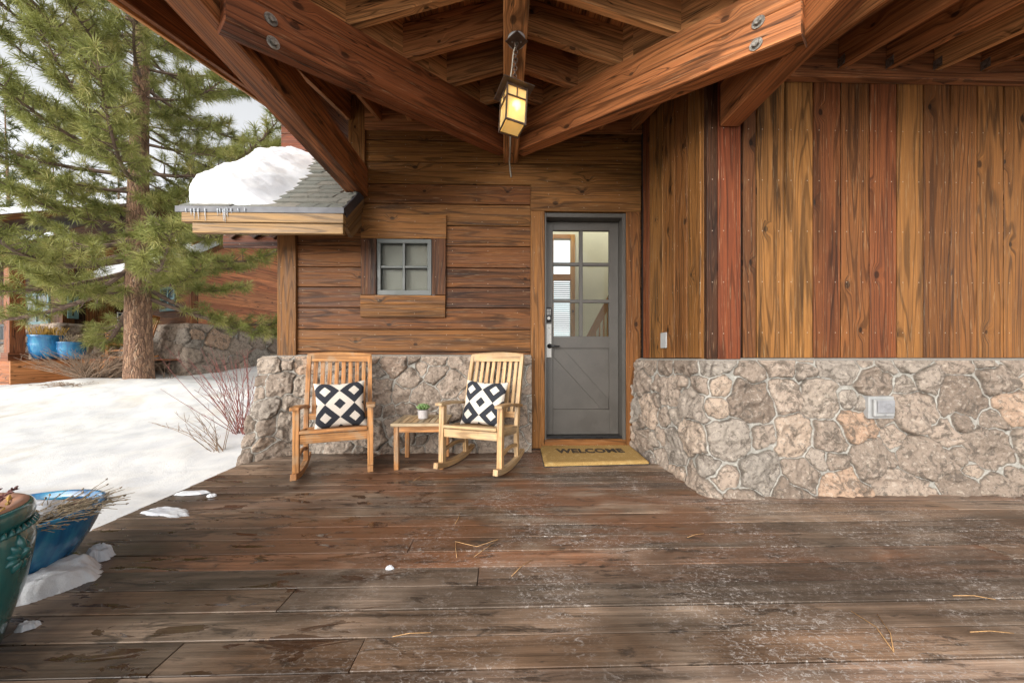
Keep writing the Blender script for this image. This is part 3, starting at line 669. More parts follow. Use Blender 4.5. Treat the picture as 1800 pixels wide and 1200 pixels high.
# outlet on the front stones, switch plate on the return boards
mb = MB(); OY = .072; p, q = P(1534, 737, 2.54), P(1579, 697, 2.54)
mb.box((p.x, 2.495+OY, p.z), (q.x, 2.70, q.z)); outlet = mb.build('outlet_box', M['plastic'], cabin, bevel=.004)
mb = MB(); mb.box((p.x+.02, 2.470+OY, p.z+.02), (q.x-.02, 2.494+OY, q.z-.02)); mb.build('cover_frame', M['plastic'], outlet, bevel=.006)
mb = MB(); mb.box((p.x+.035, 2.458+OY, p.z+.05), (q.x-.035, 2.469+OY, q.z-.03)); 
for i in range(5):
    for j in range(3):
        if (i+2*j) % 4: mb.box((p.x+.075+.015*i, 2.453+OY, p.z+.075+.018*j), (p.x+.086+.015*i, 2.4575+OY, p.z+.086+.018*j))
mb.tube([((p.x+q.x)/2, 2.469+OY, p.z+.033), ((p.x+q.x)/2, 2.463+OY, p.z+.033)], .007, 10)
mb.build('flip_lid', flat('pale_grey_plastic', (.24, .24, .25), .4), outlet, bevel=.002)
p = min((RB.lerp(RF, i/300) for i in range(301)), key=lambda q_: abs(pix((q_.x-.03, q_.y, 1.2))[0]-1167)); mb = MB()
a = P(1167, 598, p.y); mt = Matrix.Translation((p.x-.027, p.y, a.z)) @ Matrix.Rotation(math.atan2(nr.y, nr.x)+math.pi, 4, 'Z')
mb.box((-.012, -.055, -.075), (0, .055, .075), 2, None, mt); mb.build('switch_plate', M['plastic'], cabin, bevel=.003)

# ------------------------------------------------------------------ porch roof frame
XR = .082                                                    # ridge axis
def zp(x): return 3.69-.3*abs(x-XR)                           # underside of porch rafters
def zmn(y): return 3.69+.265*(y-3.85)                         # underside of main rafters
mb = MB(); mb.box((0, 1.3, 3.26), (.165, YW-.01, 3.97), 1, (.9, .4, .6)); mb.build('ridge_beam', M['beam'], cabin, bevel=.006)
BB, BT = 2.85, 3.19
mb = MB(); mb.box((-1.73, 1.2, BB), (-1.535, YW-.012, BT), 1, (.55, .13, .5)); mb.build('side_beam', M['beam'], cabin, bevel=.008)
mb = MB(); mb.box((1.70, 1.2, BB), (1.855, YF-.055, BT), 1, (.52, .6, .45)); mb.build('side_beam', M['beam'], cabin, bevel=.008)
def valley(s, x_end, rnd):
    x_in = XR+s*.085; ya, yb = 3.80, 1.90; za, zb_ = 3.285, 2.82; h = .37; w = .14
    d = Vector((x_end-x_in, yb-ya, 0)).normalized(); n = Vector((-d.y, d.x, 0))
    mbv = MB()
    for (o0, o1, rr) in ((0., .19, rnd), (.192, h, (rnd[0]+.08, rnd[1]+.2, rnd[2]))):
        pts = []
        for k in (o0, o1):
            for (x, y, zz) in ((x_in, ya, za), (x_end, yb, zb_)): pass
        P8 = lambda e, side, k: Vector((e[0], e[1], e[2]+k))+n*(side*w/2)
        e0, e1 = (x_in, ya, za), (x_end, yb, zb_)
        if s < 0: e0, e1 = e1, e0
        mbv.hexa([P8(e0, -1, o0), P8(e1, -1, o0), P8(e1, 1, o0), P8(e0, 1, o0), P8(e0, -1, o1), P8(e1, -1, o1), P8(e1, 1, o1), P8(e0, 1, o1)], 0, rr)
    o = mbv.build('valley_beam', M['beam'], cabin, bevel=.006)
    # board standing on the valley beam, closing the gap up to the roof boarding
    mbb = MB(); e0, e1 = Vector((x_in, ya, 0)), Vector((x_end, yb, 0)); k = 7
    for i in range(k):
        p, q = e0.lerp(e1, i/k), e0.lerp(e1, (i+1)/k); z0, z1 = za+(zb_-za)*i/k+h+.002, za+(zb_-za)*(i+1)/k+h+.002
        t0, t1 = zp(p.x)+.30, zp(q.x)+.30
        nn = n*.02
        if t0 > z0 and t1 > z1: 
            a = [p-nn, q-nn, q+nn, p+nn]
            mbb.hexa([Vector((a[0].x, a[0].y, z0)), Vector((a[1].x, a[1].y, z1)), Vector((a[2].x, a[2].y, z1)), Vector((a[3].x, a[3].y, z0)), Vector((a[0].x, a[0].y, t0)), Vector((a[1].x, a[1].y, t1)), Vector((a[2].x, a[2].y, t1)), Vector((a[3].x, a[3].y, t0))], 0, (.75, .2+.11*i, .7))
    mbb.build('valley_board', M['rafter'], cabin)
    return d, n, o
def bolt(o, c, nv, name='bolt'):
    b_ = MB(); c = Vector(c); nv = Vector(nv).normalized()
    b_.tube([c, c+nv*.006], .034, 20); b_.tube([c+nv*.006, c+nv*.024], .020, 6); b_.build(name, M['bolt'], o)
dL, nL, vL = valley(-1, -1.53, (.12, .35, .35)); dR, nR, vR = valley(1, 1.70, (.55, .82, .75))
def on_plane(px, py, p0, n):
    a = (px-900)/F; b = (YH-py)/F; d = Vector((math.cos(YAW)*a+math.sin(YAW), -math.sin(YAW)*a+math.cos(YAW), b)); o = Vector((0, 0, HC)); return o+d*((p0-o).dot(n)/d.dot(n))
fL = Vector((XR-.085, 3.80, 3))+nL*(.07 if nL.x > 0 or nL.y < 0 else -.07); 
nLc = nL if nL.y < 0 else -nL; nRc = nR if nR.y < 0 else -nR
for px, py in ((476, 35), (480, 76)): bolt(vL, on_plane(px, py, Vector((XR-.085, 3.80, 3))+nLc*.0705, nLc), nLc)
for px, py in ((1333, 40), (1329, 79)): bolt(vR, on_plane(px, py, Vector((XR+.085, 3.80, 3))+nRc*.0705, nRc), nRc)
def vy(x): 
    t = (abs(x-XR)-.085)/1.6; return 3.80-1.90*t
# porch rafters: from the ridge down to the valley
for y in (1.72, 2.08, 2.44, 2.80, 3.16, 3.50):
    for s in (-1, 1):
        xe_ = XR+s*(.085+1.6*(3.80-y)/1.90); xi = XR+s*.085
        if abs(xe_-XR) > 2.05: xe_ = XR+s*2.05
        xe_ -= s*.02
        a = (xi, y-.028, zp(xi)); m_ = MB(); w = .056
        x0, x1 = (xe_, xi) if s < 0 else (xi, xe_)
        m_.hexa([(x0, y-w/2, zp(x0)), (x1, y-w/2, zp(x1)), (x1, y+w/2, zp(x1)), (x0, y+w/2, zp(x0)), (x0, y-w/2, zp(x0)+.29), (x1, y-w/2, zp(x1)+.29), (x1, y+w/2, zp(x1)+.29), (x0, y+w/2, zp(x0)+.29)], 0, (random.uniform(.35, .8), random.random(), random.uniform(.3, .8)))
        m_.build('rafter', M['rafter'], cabin, bevel=.004)
# main-roof rafters (run away from the viewer)
def mrafter(x, y0, y1, w=.05, dz=-.06, rnd=None):
    m_ = MB(); a, b = x-w/2, x+w/2; zf = lambda y: zmn(y)+dz; zt = lambda y: zmn(y)+.288
    m_.hexa([(a, y0, zf(y0)), (b, y0, zf(y0)), (b, y1, zf(y1)), (a, y1, zf(y1)), (a, y0, zt(y0)), (b, y0, zt(y0)), (b, y1, zt(y1)), (a, y1, zt(y1))], 1, rnd or (random.uniform(.3, .9), random.random(), random.random()))
    return m_.build('rafter', M['rafter'], cabin, bevel=.004)
xr0 = P(1463, 126, YF).x; sp = P(1545, 126, YF).x-xr0
for i in range(-1, 13): mrafter(xr0+sp*i, 1.35 if xr0+sp*i > 2.1 else 1.6, YF-.075)
for i in range(1, 7):
    x = xr0-sp*(i+1)
    if x > .5 and x < 1.6: mrafter(x, vy(x)+.10, YW-.03)
for i in range(6):
    x = -1.74+.345*i
    if x < -.25: mrafter(x, vy(x)+.10, YW-.03, dz=0.)
for x in (-2.08,): mrafter(x, 1.4, 5.0, dz=0.)
# barge rafter at the left end with its pale lower edge
m_ = MB(); xb = -2.36
for (a, b, z0, z1, rr) in ((xb, xb+.045, -.03, .30, (.1, .5, .3)), (xb-.03, xb-.002, -.05, .30, (.85, .2, .8))):
    m_.hexa([(a, 1.3, zmn(1.3)+z0), (b, 1.3, zmn(1.3)+z0), (b, 5.0, zmn(5.)+z0), (a, 5., zmn(5.)+z0), (a, 1.3, zmn(1.3)+z1), (b, 1.3, zmn(1.3)+z1), (b, 5., zmn(5.)+z1), (a, 5., zmn(5.)+z1)], 1, rr)
m_.build('barge_board', M['rafter'], cabin, bevel=.004)
# ledger along the front wall, with hangers
mb = MB(); zl = P(1463, 131, YF-.07).z
mb.box((1.86, YF-.075, zl), (8.8, YF-.028, zmn(YF)+.2), 0, (.0, .3, .2)); mb.box((1.86, YF-.09, zl-.035), (8.8, YF-.028, zl-.002), 0, (.1, .3, .2)); mb.build('ledger', M['rafter'], cabin, bevel=.004)
for i in range(0, 5): mb = MB(); x = xr0+sp*i; mb.box((x-.034, YF-.13, zmn(YF)-.078), (x+.034, YF-.076, zmn(YF)-.0755)); mb.box((x-.032, YF-.13, zmn(YF)-.075), (x-.027, YF-.076, zmn(YF)-.01)); mb.box((x+.027, YF-.13, zmn(YF)-.075), (x+.032, YF-.076, zmn(YF)-.01)); mb.build('joist_hanger', M['bolt'], cabin)
# frieze above the door wall
mb = MB(); mb.box((xl_up, YW-.028, zmn(YW)-.10), (1.6, YW-.004, zmn(YW)+.29), 0, (.3, .2, .5)); mb.build('frieze_board', M['rafter'], cabin, bevel=.004)
# roof boarding with snow-free shingle top
def roofpoly(mb, pts, zf, rnd): mb.prism([(x, y, zf(x, y)) for x, y in pts], (0, 0, .06), rnd, grain=None)
mb = MB(); T_ = .291; yv = lambda dx: 3.85-1.13*dx
def strips(pts_fn, n, zf, along):
    for i in range(n):
        poly = pts_fn(i/n, (i+1)/n)
        if poly: mb.prism([(x, y, zf(x, y)) for x, y in poly], (0, 0, .05), (random.random(), random.random(), random.random()), grain=along)
N = 40
for s in (-1, 1):
    z1 = lambda x, y: zp(x)+T_; z2 = lambda x, y: zmn(y)+T_
    for i in range(24):                                        # porch slopes: boards run along the ridge
        a, b = 2.08*i/24, 2.08*(i+1)/24-.004
        poly = [(XR+s*a, 1.2), (XR+s*b, 1.2), (XR+s*b, yv(b)), (XR+s*a, yv(a))]
        if s > 0: poly = poly
        else: poly = poly[::-1]
        mb.prism([(x, y, z1(x, y)) for x, y in poly], (0, 0, .05), (random.random(), random.random(), random.random()), grain=(0, 1, 0))
    xo = -2.40 if s < 0 else 9.2
    for i in range(44):                                        # main slope: boards run across
        ya, yb_ = 1.2+i*.09, 1.2+(i+1)*.09-.004
        xa, xb_ = max(0, (3.85-ya)/1.13), max(0, (3.85-yb_)/1.13)
        poly = [(XR+s*xa, ya), (xo, ya), (xo, yb_), (XR+s*xb_, yb_)]
        if abs(xo-XR) < xa: continue
        if s < 0: poly = poly[::-1]
        mb.prism([(x, y, z2(x, y)) for x, y in poly], (0, 0, .05), (random.random(), random.random(), random.random()), grain=(1, 0, 0))
mb.build('roof_boarding', M['decking'], cabin)
M['shingle_plain'] = flat('grey_shingle', (.10, .105, .10), .9)
mb = MB()
for s in (-1, 1):
    xo = -2.43 if s < 0 else 9.2
    for poly, zf in (([(XR, 1.18), (XR+s*2.08, 1.18), (XR, 3.87)], lambda x, y: zp(x)+T_+.052), ([(XR+s*2.08, 1.18), (xo, 1.18), (xo, 5.2), (XR, 5.2), (XR, 3.87)], lambda x, y: zmn(y)+T_+.053)):
        if s < 0: poly = poly[::-1]
        mb.prism([(x, y, zf(x, y)) for x, y in poly], (0, 0, .02))
mb.build('roof_covering', M['shingle_plain'], cabin)
# cable coming off the end of the ridge
mb = MB(); c = P(897, 262, YW-.05); mb.tube([(c.x-.01, 3.3, 3.252), (c.x-.005, 3.75, 3.25), (c.x-.01, 3.86, 3.24), (c.x, 3.925, 3.17), (c.x+.01, 3.93, 3.10)], .009, 8); mb.build('cable', M['cord'], cabin, smooth=True)

# ------------------------------------------------------------------ lower roof with shingles over the left end
EY, EZ, SL = 3.457, P(600, 369, 3.457).z, .92
ex0, ex1 = P(316, 372, EY).x, P(603, 372, EY).x
cs = math.sqrt(1+SL*SL)
def rp(x, d, h=0.):       # point on the lower roof: d metres up the slope, h above it
    return Vector((x, EY+d/cs-h*SL/cs, EZ+d*SL/cs+h/cs))
def mat_shingle():
    t = NT('asphalt_shingle'); r, g, b = t.rnd(); p = t.pos(); n = t.noise(p, 160., 3, .7); n2 = t.noise(p, 14., 4)
    c = t.ramp(r, [(0., (.105, .115, .10)), (.5, (.15, .15, .128)), (1., (.185, .17, .14))])
    c = t.mix(t.sst(n, .35, .65, 0., .55), c, (.24, .225, .19)); c = t.mix(t.sst(n2, .55, .7, 0., .5), c, (.08, .085, .075))
    t.set(Base_Color=c, Roughness=.9); t.bump(n, .6, .004); return t.m
M['shingle'] = mat_shingle()
lroof = MB(); d = 0.; row = 0
while d < 2.25:
    x = ex0-random.uniform(0, .2)
    while x < ex1:
        w = random.choice((.13, .19, .24, .17)); a, b = max(x, ex0), min(x+w, ex1)
        if d > .70 and b > xl_up-.02: b = min(b, xl_up-.02)
        if b-a > .01:
            th = random.uniform(.012, .030)
            pts = [rp(a+.001, d, .0), rp(b-.001, d, .0), rp(b-.001, d+.185, .0), rp(a+.002, d+.185, .0), rp(a+.002, d, th+.006), rp(b-.002, d, th+.006), rp(b-.002, d+.185, .006), rp(a+.002, d+.185, .006)]
            lroof.hexa(pts, 0, (random.random(), random.random(), random.random()))
        x += w
    d += .15; row += 1
lr = lroof.build('lower_roof', M['shingle'], cabin, bevel=.002)
mb = MB()
mb.hexa([rp(ex0, 0, -.12), rp(ex1, 0, -.12), rp(ex1, .68, -.12), rp(ex0, .68, -.12), rp(ex0, 0, -.003), rp(ex1, 0, -.003), rp(ex1, .68, -.003), rp(ex0, .68, -.003)], 0, .3)
x1b = xl_up-.03
mb.hexa([rp(ex0, .68, -.12), rp(x1b, .68, -.12), rp(x1b, 2.3, -.12), rp(ex0, 2.3, -.12), rp(ex0, .68, -.003), rp(x1b, .68, -.003), rp(x1b, 2.3, -.003), rp(ex0, 2.3, -.003)], 0, .3)
mb.build('roof_deck', M['rafter'], lr)
zg = lambda y, Y=EY: P(500, y, Y).z
mb = MB(); mb.box((ex0-.02, EY-.03, zg(376)), (ex1+.02, EY-.012, EZ+.012), 0); 
mb.hexa([rp(ex1+.003, -.01, -.07), rp(ex1+.02, -.01, -.07), rp(ex1+.02, .66, -.07), rp(ex1+.003, .66, -.07), rp(ex1+.003, -.01, .02), rp(ex1+.02, -.01, .02), rp(ex1+.02, .66, .02), rp(ex1+.003, .66, .02)], 0)
mb.build('drip_edge', M['metal'], lr)
mb = MB()
mb.box((ex0+.04, EY-.028, zg(393)), (ex1+.015, EY+.03, zg(376.5)), 0, (.55, .3, .6)); mb.box((ex0+.13, EY-.012, zg(411)), (ex1+.005, EY+.04, zg(393.5)), 0, (.6, .62, .7))
# rake boards on the right-hand end
for (o, t0, t1, rr) in ((.0, -.155, -.075, (.1, .5, .3)), (-.018, -.30, -.158, (.15, .7, .4))):
    mb.hexa([rp(ex1+o-.03, -.02+.06*(o < 0), t0), rp(ex1+o+.012, -.02+.06*(o < 0), t0), rp(ex1+o+.012, .68, t0), rp(ex1+o-.03, .68, t0), rp(ex1+o-.03, -.02, t1), rp(ex1+o+.012, -.02, t1), rp(ex1+o+.012, .68, t1), rp(ex1+o-.03, .68, t1)], 0, rr)
mb.build('fascia', M['fascia'], lr, bevel=.003)
# scalloped far fascia under the eave at the left
mb = MB(); p0, p1 = P(392, 418, 4.35), P(486, 418, 4.35)
mb.box((p0.x, 4.35, P(0, 432, 4.35).z), (p1.x+.1, 4.38, P(0, 410, 4.35).z), 0, .85)
for px in (405, 445, 480):
    a, b, c_ = P(px-14, 409, 4.3), P(px+14, 409, 4.3), P(px, 419, 4.3); mb.prism([(a.x, 4.3, a.z), (c_.x, 4.3, c_.z), (b.x, 4.3, b.z)][::-1], (0, .04, 0), .05)
mb.build('eave_bracket', M['siding'], lr)
# the snow lying on it
nx, nd = 150, 150; X_ = np.linspace(ex0-.02, -1.55, nx); D_ = np.linspace(.0, 2.15, nd); gx, gd = np.meshgrid(X_, D_, indexing='ij')
xrb = -2.34-.05*gd-.28*np.clip(gd-1.2, 0, 1)**1.2+.20*(fbm(gd*2.0+2, gx*2.0+3., 3)-.5)+.22*(gd < .22)*(gd-.22)
edge = np.minimum.reduce([(xrb-gx)/.55, (gx-(ex0+.02+.10*fbm(gd*5, gd*0, 3)))/.10, (gd-.06-.04*fbm(gx*6, gx*0, 3))/.14])
th = np.clip(edge, 0, 1); th = (1-(1-th)**2.2)
base = .215*(.65+.35*np.clip((xrb-gx)/.55, 0, 1))*(1-.25*np.clip((gd-1.4)/.7, 0, 1))
lump = .085*(fbm(gx*3.6, gd*3.6, 4)-.5)+.012*(fbm(gx*13, gd*13, 3)-.5)-.05*np.exp(-((gx+2.72)/.22)**2-((gd-1.15)/.18)**2)
hh = th*(base+lump); keep = th > 0
Vn = np.array([rp(a, b, .012+max(0, c)) for a, b, c in zip(gx.ravel(), gd.ravel(), hh.ravel())])
Fs = gridf(nx, nd); Fs = Fs[keep.ravel()[Fs].any(1)]
used, inv = np.unique(Fs, return_inverse=True)
rsn = npmesh('roof_snow', Vn[used], inv.reshape(-1, 4), M['snow']); tag(rsn, 'thick rounded mound of white snow on the small grey shingle roof', 'snow')
mb = MB()
for px, l in ((326, 6), (335, 9), (341, 14), (348, 15), (360, 17), (382, 10), (386, 8), (392, 17), (395, 19), (399, 12), (406, 7), (418, 5), (430, 6)):
    p = P(px, 366, EY-.04); mb.tube([(p.x, EY-.036, p.z), (p.x, EY-.037, p.z-l*.5*EY/F), (p.x+.002, EY-.036, p.z-l*1.25*EY/F)], [.007, .005, .0015], 6)
ic = NT('ice'); ic.set(Base_Color=(.85, .9, .95), Roughness=.08, IOR=1.31); ic.p.inputs['Transmission Weight'].default_value = .6
mb.build('icicle', ic.m, rsn, smooth=True)
#PART2
# ------------------------------------------------------------------ rocking chairs
def make_chair(label, loc, rz, tint, mat, scale=1.):
    t = thing('rocking_chair', label, 'rocking chair', (0, 0, 0), 0, 'wooden rocking chairs')
    T = lambda: (min(1, max(0, tint+random.uniform(-.14, .14))), random.random(), random.uniform(.35, .75))
    W = .285
    def ob(m_, name, bev=.004): return m_.build(name, mat, t, bevel=bev, seg=2)
    rk = lambda y: .030+.30*y*y+.05*max(0, y-.15)
    for s in (-1, 1):
        m_ = MB(); ys_ = np.linspace(-.40, .36, 15)
        m_.curve_bar([(s*W, y, rk(y)) for y in ys_], .045, [.052]*13+[.046, .036], (1, 0, 0), T()); ob(m_, 'rocker')
        m_ = MB(); m_.bar((s*W, -.285, rk(-.285)+.02), (s*W, -.270, .595), .048, .058, T(), (1, 0, 0)); ob(m_, 'front_leg')
        m_ = MB(); m_.curve_bar([(s*W*.985, .185, rk(.185)+.02), (s*W*.985, .165, .30), (s*W*.985, .205, .52), (s*W*.985, .285, .80), (s*W*.985, .365, 1.05)], .040, [.055, .06, .058, .05, .044], (1, 0, 0), T()); ob(m_, 'back_post')
        m_ = MB()
        ya = np.linspace(-.345, .245, 12); wv = [.068+.012*math.sin(i/11*math.pi) for i in range(12)]
        m_.curve_bar([(s*(W+.004), y, .613-.055*((y+.345)/.59)**1.2+.012*math.sin((y+.345)/.59*math.pi)) for y in ya], wv, .026, (1, 0, 0), T()); ob(m_, 'armrest')
        m_ = MB(); m_.curve_bar([(s*W, y, .175+.030*math.cos((y+.05)/.22*math.pi/2)) for y in np.linspace(-.255, .155, 9)], .024, .034, (1, 0, 0), T()); ob(m_, 'stretcher')
        m_ = MB(); m_.bar((s*(W-.002), -.248, .375), (s*(W-.002), .150, .335), .026, .07, T(), (1, 0, 0)); ob(m_, 'side_rail')
    m_ = MB(); m_.box((-W+.026, -.298, .315), (W-.026, -.270, .39), 0, T()); ob(m_, 'front_apron')
    m_ = MB(); m_.bar((-W+.02, .148, .345), (W-.02, .148, .345), .03, .06, T(), (0, 1, 0)); ob(m_, 'rear_rail')
    m_ = MB()
    for i in range(9):
        y = -.285+i*.052; z = .405-.04*math.sin(i/8*math.pi*.55)-.012*i/8
        if i == 0: m_.box((-W+.026, y-.033, z-.006), (W-.026, y+.022, z+.022), 0, T())
        else: m_.box((-W+.026, y-.023, z-.004), (W-.026, y+.023, z+.016), 0, T())
    ob(m_, 'seat', .005)
    # back: crest rail with a shallow arch, lower rail, eight slats
    yb_ = lambda z: .175+(z-.42)*.305 if z < .8 else .291+(z-.80)*.315
    m_ = MB(); n = 14; tt = T()
    top = [(x, 1.075+.022*(1-(x/W)**2)) for x in np.linspace(-W-.012, W+.012, n)]
    poly = [(x, yb_(z)-.018, z) for x, z in top]+[(W+.012, yb_(1.0)-.018, .995), (-W-.012, yb_(1.0)-.018, .995)]
    poly = [(x, .35+(z-1.0)*.31-.018, z) for x, _, z in poly]
    m_.prism(poly, (0, .036, 0), tt, grain=(1, 0, 0)); ob(m_, 'crest_rail')
    m_ = MB(); m_.bar((-W+.02, yb_(.47), .47), (W-.02, yb_(.47), .47), .028, .06, T(), (0, 1, .0)); ob(m_, 'back_rail')
    for i in range(8):
        x = (i-3.5)*.063; m_ = MB(); m_.curve_bar([(x, yb_(z)+.004, z) for z in np.linspace(.485, 1.0, 6)], .037, .016, (1, 0, 0), T()); ob(m_, 'back_slat', .003)
    t.location = loc; t.rotation_euler = (0, 0, rz); t.scale = (scale,)*3
    return t
chA = make_chair('orange-brown teak rocking chair with patterned pillow, beneath the small square window', (-1.555, 3.265, .003), R(21), .15, M['teak'])
chB = make_chair('pale weathered teak rocking chair with patterned pillow, beside the grey door', (-.195, 3.335, .003), R(-20.5), .68, M['teak'])

# pillows with a black and ivory diamond weave
def mat_pillow():
    t = NT('diamond_weave'); u, v, _ = t.uv(); k = 1.78
    p = t.M('ADD', t.M('MULTIPLY', t.M('ADD', u, v), k), 1.72); q = t.M('ADD', t.M('MULTIPLY', t.M('SUBTRACT', u, v), k), .5)
    fp, fq = t.M('FLOOR', p), t.M('FLOOR', q)
    par_ = t.M('ABSOLUTE', t.M('MODULO', t.M('ADD', fp, fq), 2.))
    d = t.M('MAXIMUM', t.M('ABSOLUTE', t.M('SUBTRACT', t.M('SUBTRACT', p, fp), .5)), t.M('ABSOLUTE', t.M('SUBTRACT', t.M('SUBTRACT', q, fq), .5)))
    wob = t.M('MULTIPLY', t.M('SUBTRACT', t.noise(t.xyz(u, v, 0.), 60., 3), .5), .05); d = t.M('ADD', d, wob)
    inner = t.M('LESS_THAN', d, .2)
    x = t.M('ABSOLUTE', t.M('SUBTRACT', par_, inner))
    weave = t.noise(t.xyz(t.M('MULTIPLY', u, 60.), t.M('MULTIPLY', v, 160.), 0.), 1., 3, .6)
    c = t.mix(x, (.035, .037, .045), (.66, .60, .52)); c = t.mix(1., c, t.ramp(weave, [(.3, (.72, .72, .72)), (.7, (1, 1, 1))]), 'MULTIPLY')
    t.set(Base_Color=c, Roughness=.9, Specular_IOR_Level=.1); t.bump(weave, .5, .003); return t.m
M['pillow'] = mat_pillow()
def pillow(label, ch, off, tilt, roll, size=.45, uvoff=0.):
    n = 34; V = []; UV = []; Fs = []
    for side in (1, -1):
        b = len(V)
        for i in range(n):
            for j in range(n):
                u, v = i/(n-1)*2-1, j/(n-1)*2-1
                pinch = 1-.10*((1-abs(u)**2)*(abs(v)**3)); pinch2 = 1-.10*((1-abs(v)**2)*(abs(u)**3))
                e = max(0, (1-u*u)*(1-v*v)); th = .068*e**.42+.004
                w = .012*(fbm(np.array(u*2+5*side+uvoff), np.array(v*2+3), 3)-.5)*min(1, e*3)
                V.append((u*size/2*pinch2, side*-1*(th+w), v*size/2*pinch)); UV.append((i/(n-1)+uvoff, j/(n-1)))
        for i in range(n-1):
            for j in range(n-1):
                a = b+i*n+j; q = [a, a+n, a+n+1, a+1]; Fs.append(q if side == 1 else q[::-1])
    o = npmesh('pillow', V, Fs, M['pillow'], None, uv=UV)
    o.matrix_world = wm(ch) @ Matrix.Translation(off) @ Matrix.Rotation(tilt, 4, 'X') @ Matrix.Rotation(roll, 4, 'Y')
    o['label'] = label; o['category'] = 'pillow'; o['group'] = 'patterned pillows on the rocking chairs'; return o
pillow('black and ivory diamond pillow on the orange-brown rocking chair under the small window', chA, (.02, .070, .585), R(-17), R(-3))
pillow('black and ivory diamond pillow on the pale rocking chair next to the door', chB, (-.02, .070, .585), R(-17), R(2), uvoff=.03)

# ------------------------------------------------------------------ side table and succulent
tb = thing('side_table', 'small square teak side table between the two rocking chairs', 'table', (-.79, 3.42, .003), R(2))
for sx in (-1, 1):
    for sy in (-1, 1):
        m_ = MB(); m_.box((sx*.205-.021, sy*.205-.021, 0), (sx*.205+.021, sy*.205+.021, .405), 2, (.12, random.random(), .5)); o = m_.build('leg', M['teak'], None, bevel=.004); o.parent = tb
for (a, b) in (((-.184, -.214, .345), (.184, -.192, .404)), ((-.184, .192, .345), (.184, .214, .404))):
    m_ = MB(); m_.box(a, b, 0, (.12, random.random(), .4)); o = m_.build('apron', M['teak'], None, bevel=.002); o.parent = tb
for x in (-1, 1):
    m_ = MB(); m_.box((x*.214, -.184, .345), (x*.192, .184, .404), 1, (.12, random.random(), .4)); o = m_.build('apron', M['teak'], None, bevel=.002); o.parent = tb
m_ = MB()
for (a, b, g) in (((-.25, -.25, .406), (.25, -.195, .432), 0), ((-.25, .195, .406), (.25, .25, .432), 0), ((-.25, -.193, .406), (-.195, .193, .432), 1), ((.195, -.193, .406), (.25, .193, .432), 1)): m_.box(a, b, g, (.95, random.random(), .5))
for i in range(7): x = -.191+i*.055; m_.box((x, -.192, .408), (x+.050, .192, .430), 1, (random.uniform(.7, 1), random.random(), random.random()))
o = m_.build('table_top', M['teak'], None, bevel=.003); o.parent = tb
pp = P(744, 733, 3.44); pl = thing('succulent_pot', 'green succulent in a small grey concrete pot on the side table', 'potted plant', (pp.x, 3.44, .435))
m_ = MB(); m_.lathe([(.0, 0), (.044, 0), (.048, .006), (.054, .085), (.054, .088), (.047, .088), (.046, .075), (.0, .075)], n=32); o = m_.build('pot', flat('pale_concrete', (.40, .37, .36), .8, 0, .15, 30), None, smooth=False, bevel=.002); o.parent = pl
M['succ'] = flat('succulent_leaf', (.13, .21, .07), .45, 0, .45, 25)
m_ = MB()
for (nl, rad, up, ln, z0) in ((9, .010, .45, .066, .088), (9, .008, .8, .058, .096), (7, .005, 1.3, .045, .104), (5, .002, 2.6, .032, .110)):
    for i in range(nl):
        a = 2*math.pi*(i+random.uniform(-.2, .2))/nl+z0*40; d = Vector((math.cos(a), math.sin(a), up)).normalized(); s0 = Vector((math.cos(a)*rad, math.sin(a)*rad, z0))
        m_.tube([s0, s0+d*ln*.35, s0+d*ln*.72+Vector((0, 0, .004)), s0+d*ln+Vector((0, 0, .010))], [.005, .011, .010, .0015], 6)
o = m_.build('succulent', M['succ'], None, smooth=True); o.parent = pl

# ------------------------------------------------------------------ doormat
q = [G(949, 785, .0), G(1106, 785, .0), G(1142, 816, .0), G(957, 821, .0)]
ctr = sum(q, Vector())/4
mt_ = thing('doormat', 'golden coir doormat reading WELCOME lying in front of the grey door', 'doormat', (ctr.x, ctr.y, .004))
n, k = 110, 70; u, v = np.meshgrid(np.linspace(0, 1, n), np.linspace(0, 1, k), indexing='ij')
q2 = [np.array(p[:2]) for p in (q[3], q[2], q[1], q[0])]
XY = (q2[0]*(1-u[..., None])+q2[1]*u[..., None])*(1-v[..., None])+(q2[3]*(1-u[..., None])+q2[2]*u[..., None])*v[..., None]
nzx = (RS.rand(n, k)-.5)*.006
edge = np.minimum.reduce([u*18, (1-u)*18, v*14, (1-v)*14]); z = .024*np.clip(edge*2.2, 0, 1)**.5+RS.rand(n, k)*.004+.004*fbm(u*9, v*6, 3)+.006
z[0, :] = z[-1, :] = 0; z[:, 0] = z[:, -1] = 0
Vm = np.concatenate([XY+nzx[..., None], z[..., None]], 2).reshape(-1, 3); Vm[:, 2] += .004
t = NT('coir'); p = t.n('NewGeometry').outputs['Position']; n1 = t.noise(p, 420., 3, .7); n2 = t.noise(p, 14., 5, .6)
c = t.mix(t.sst(n1, .35, .65), (.24, .14, .045), (.56, .37, .14)); c = t.mix(t.sst(n2, .52, .7, 0., .45), c, (.62, .47, .22)); t.set(Base_Color=c, Roughness=.95, Specular_IOR_Level=.1); t.bump(n1, 1., .006); M['coir'] = t.m
npmesh('mat_pile', Vm, gridf(n, k), M['coir'], mt_)
m_ = MB(); sc_ = lambda p: (ctr.x+(p[0]-ctr.x)*1.012, ctr.y+(p[1]-ctr.y)*1.02)
bt = [sc_(p) for p in q2]; m_.prism([(x, y, .003) for x, y in bt], (0, 0, .004)); m_.build('rubber_backing', flat('dark_rubber', (.02, .025, .025), .7), mt_)
cu = bpy.data.curves.new('welcome', 'FONT'); cu.body = 'WELCOME'; cu.size = 1.; cu.align_x = 'CENTER'; cu.align_y = 'CENTER'; cu.offset = .045; cu.space_character = 1.06; cu.extrude = .01; cu.resolution_u = 6
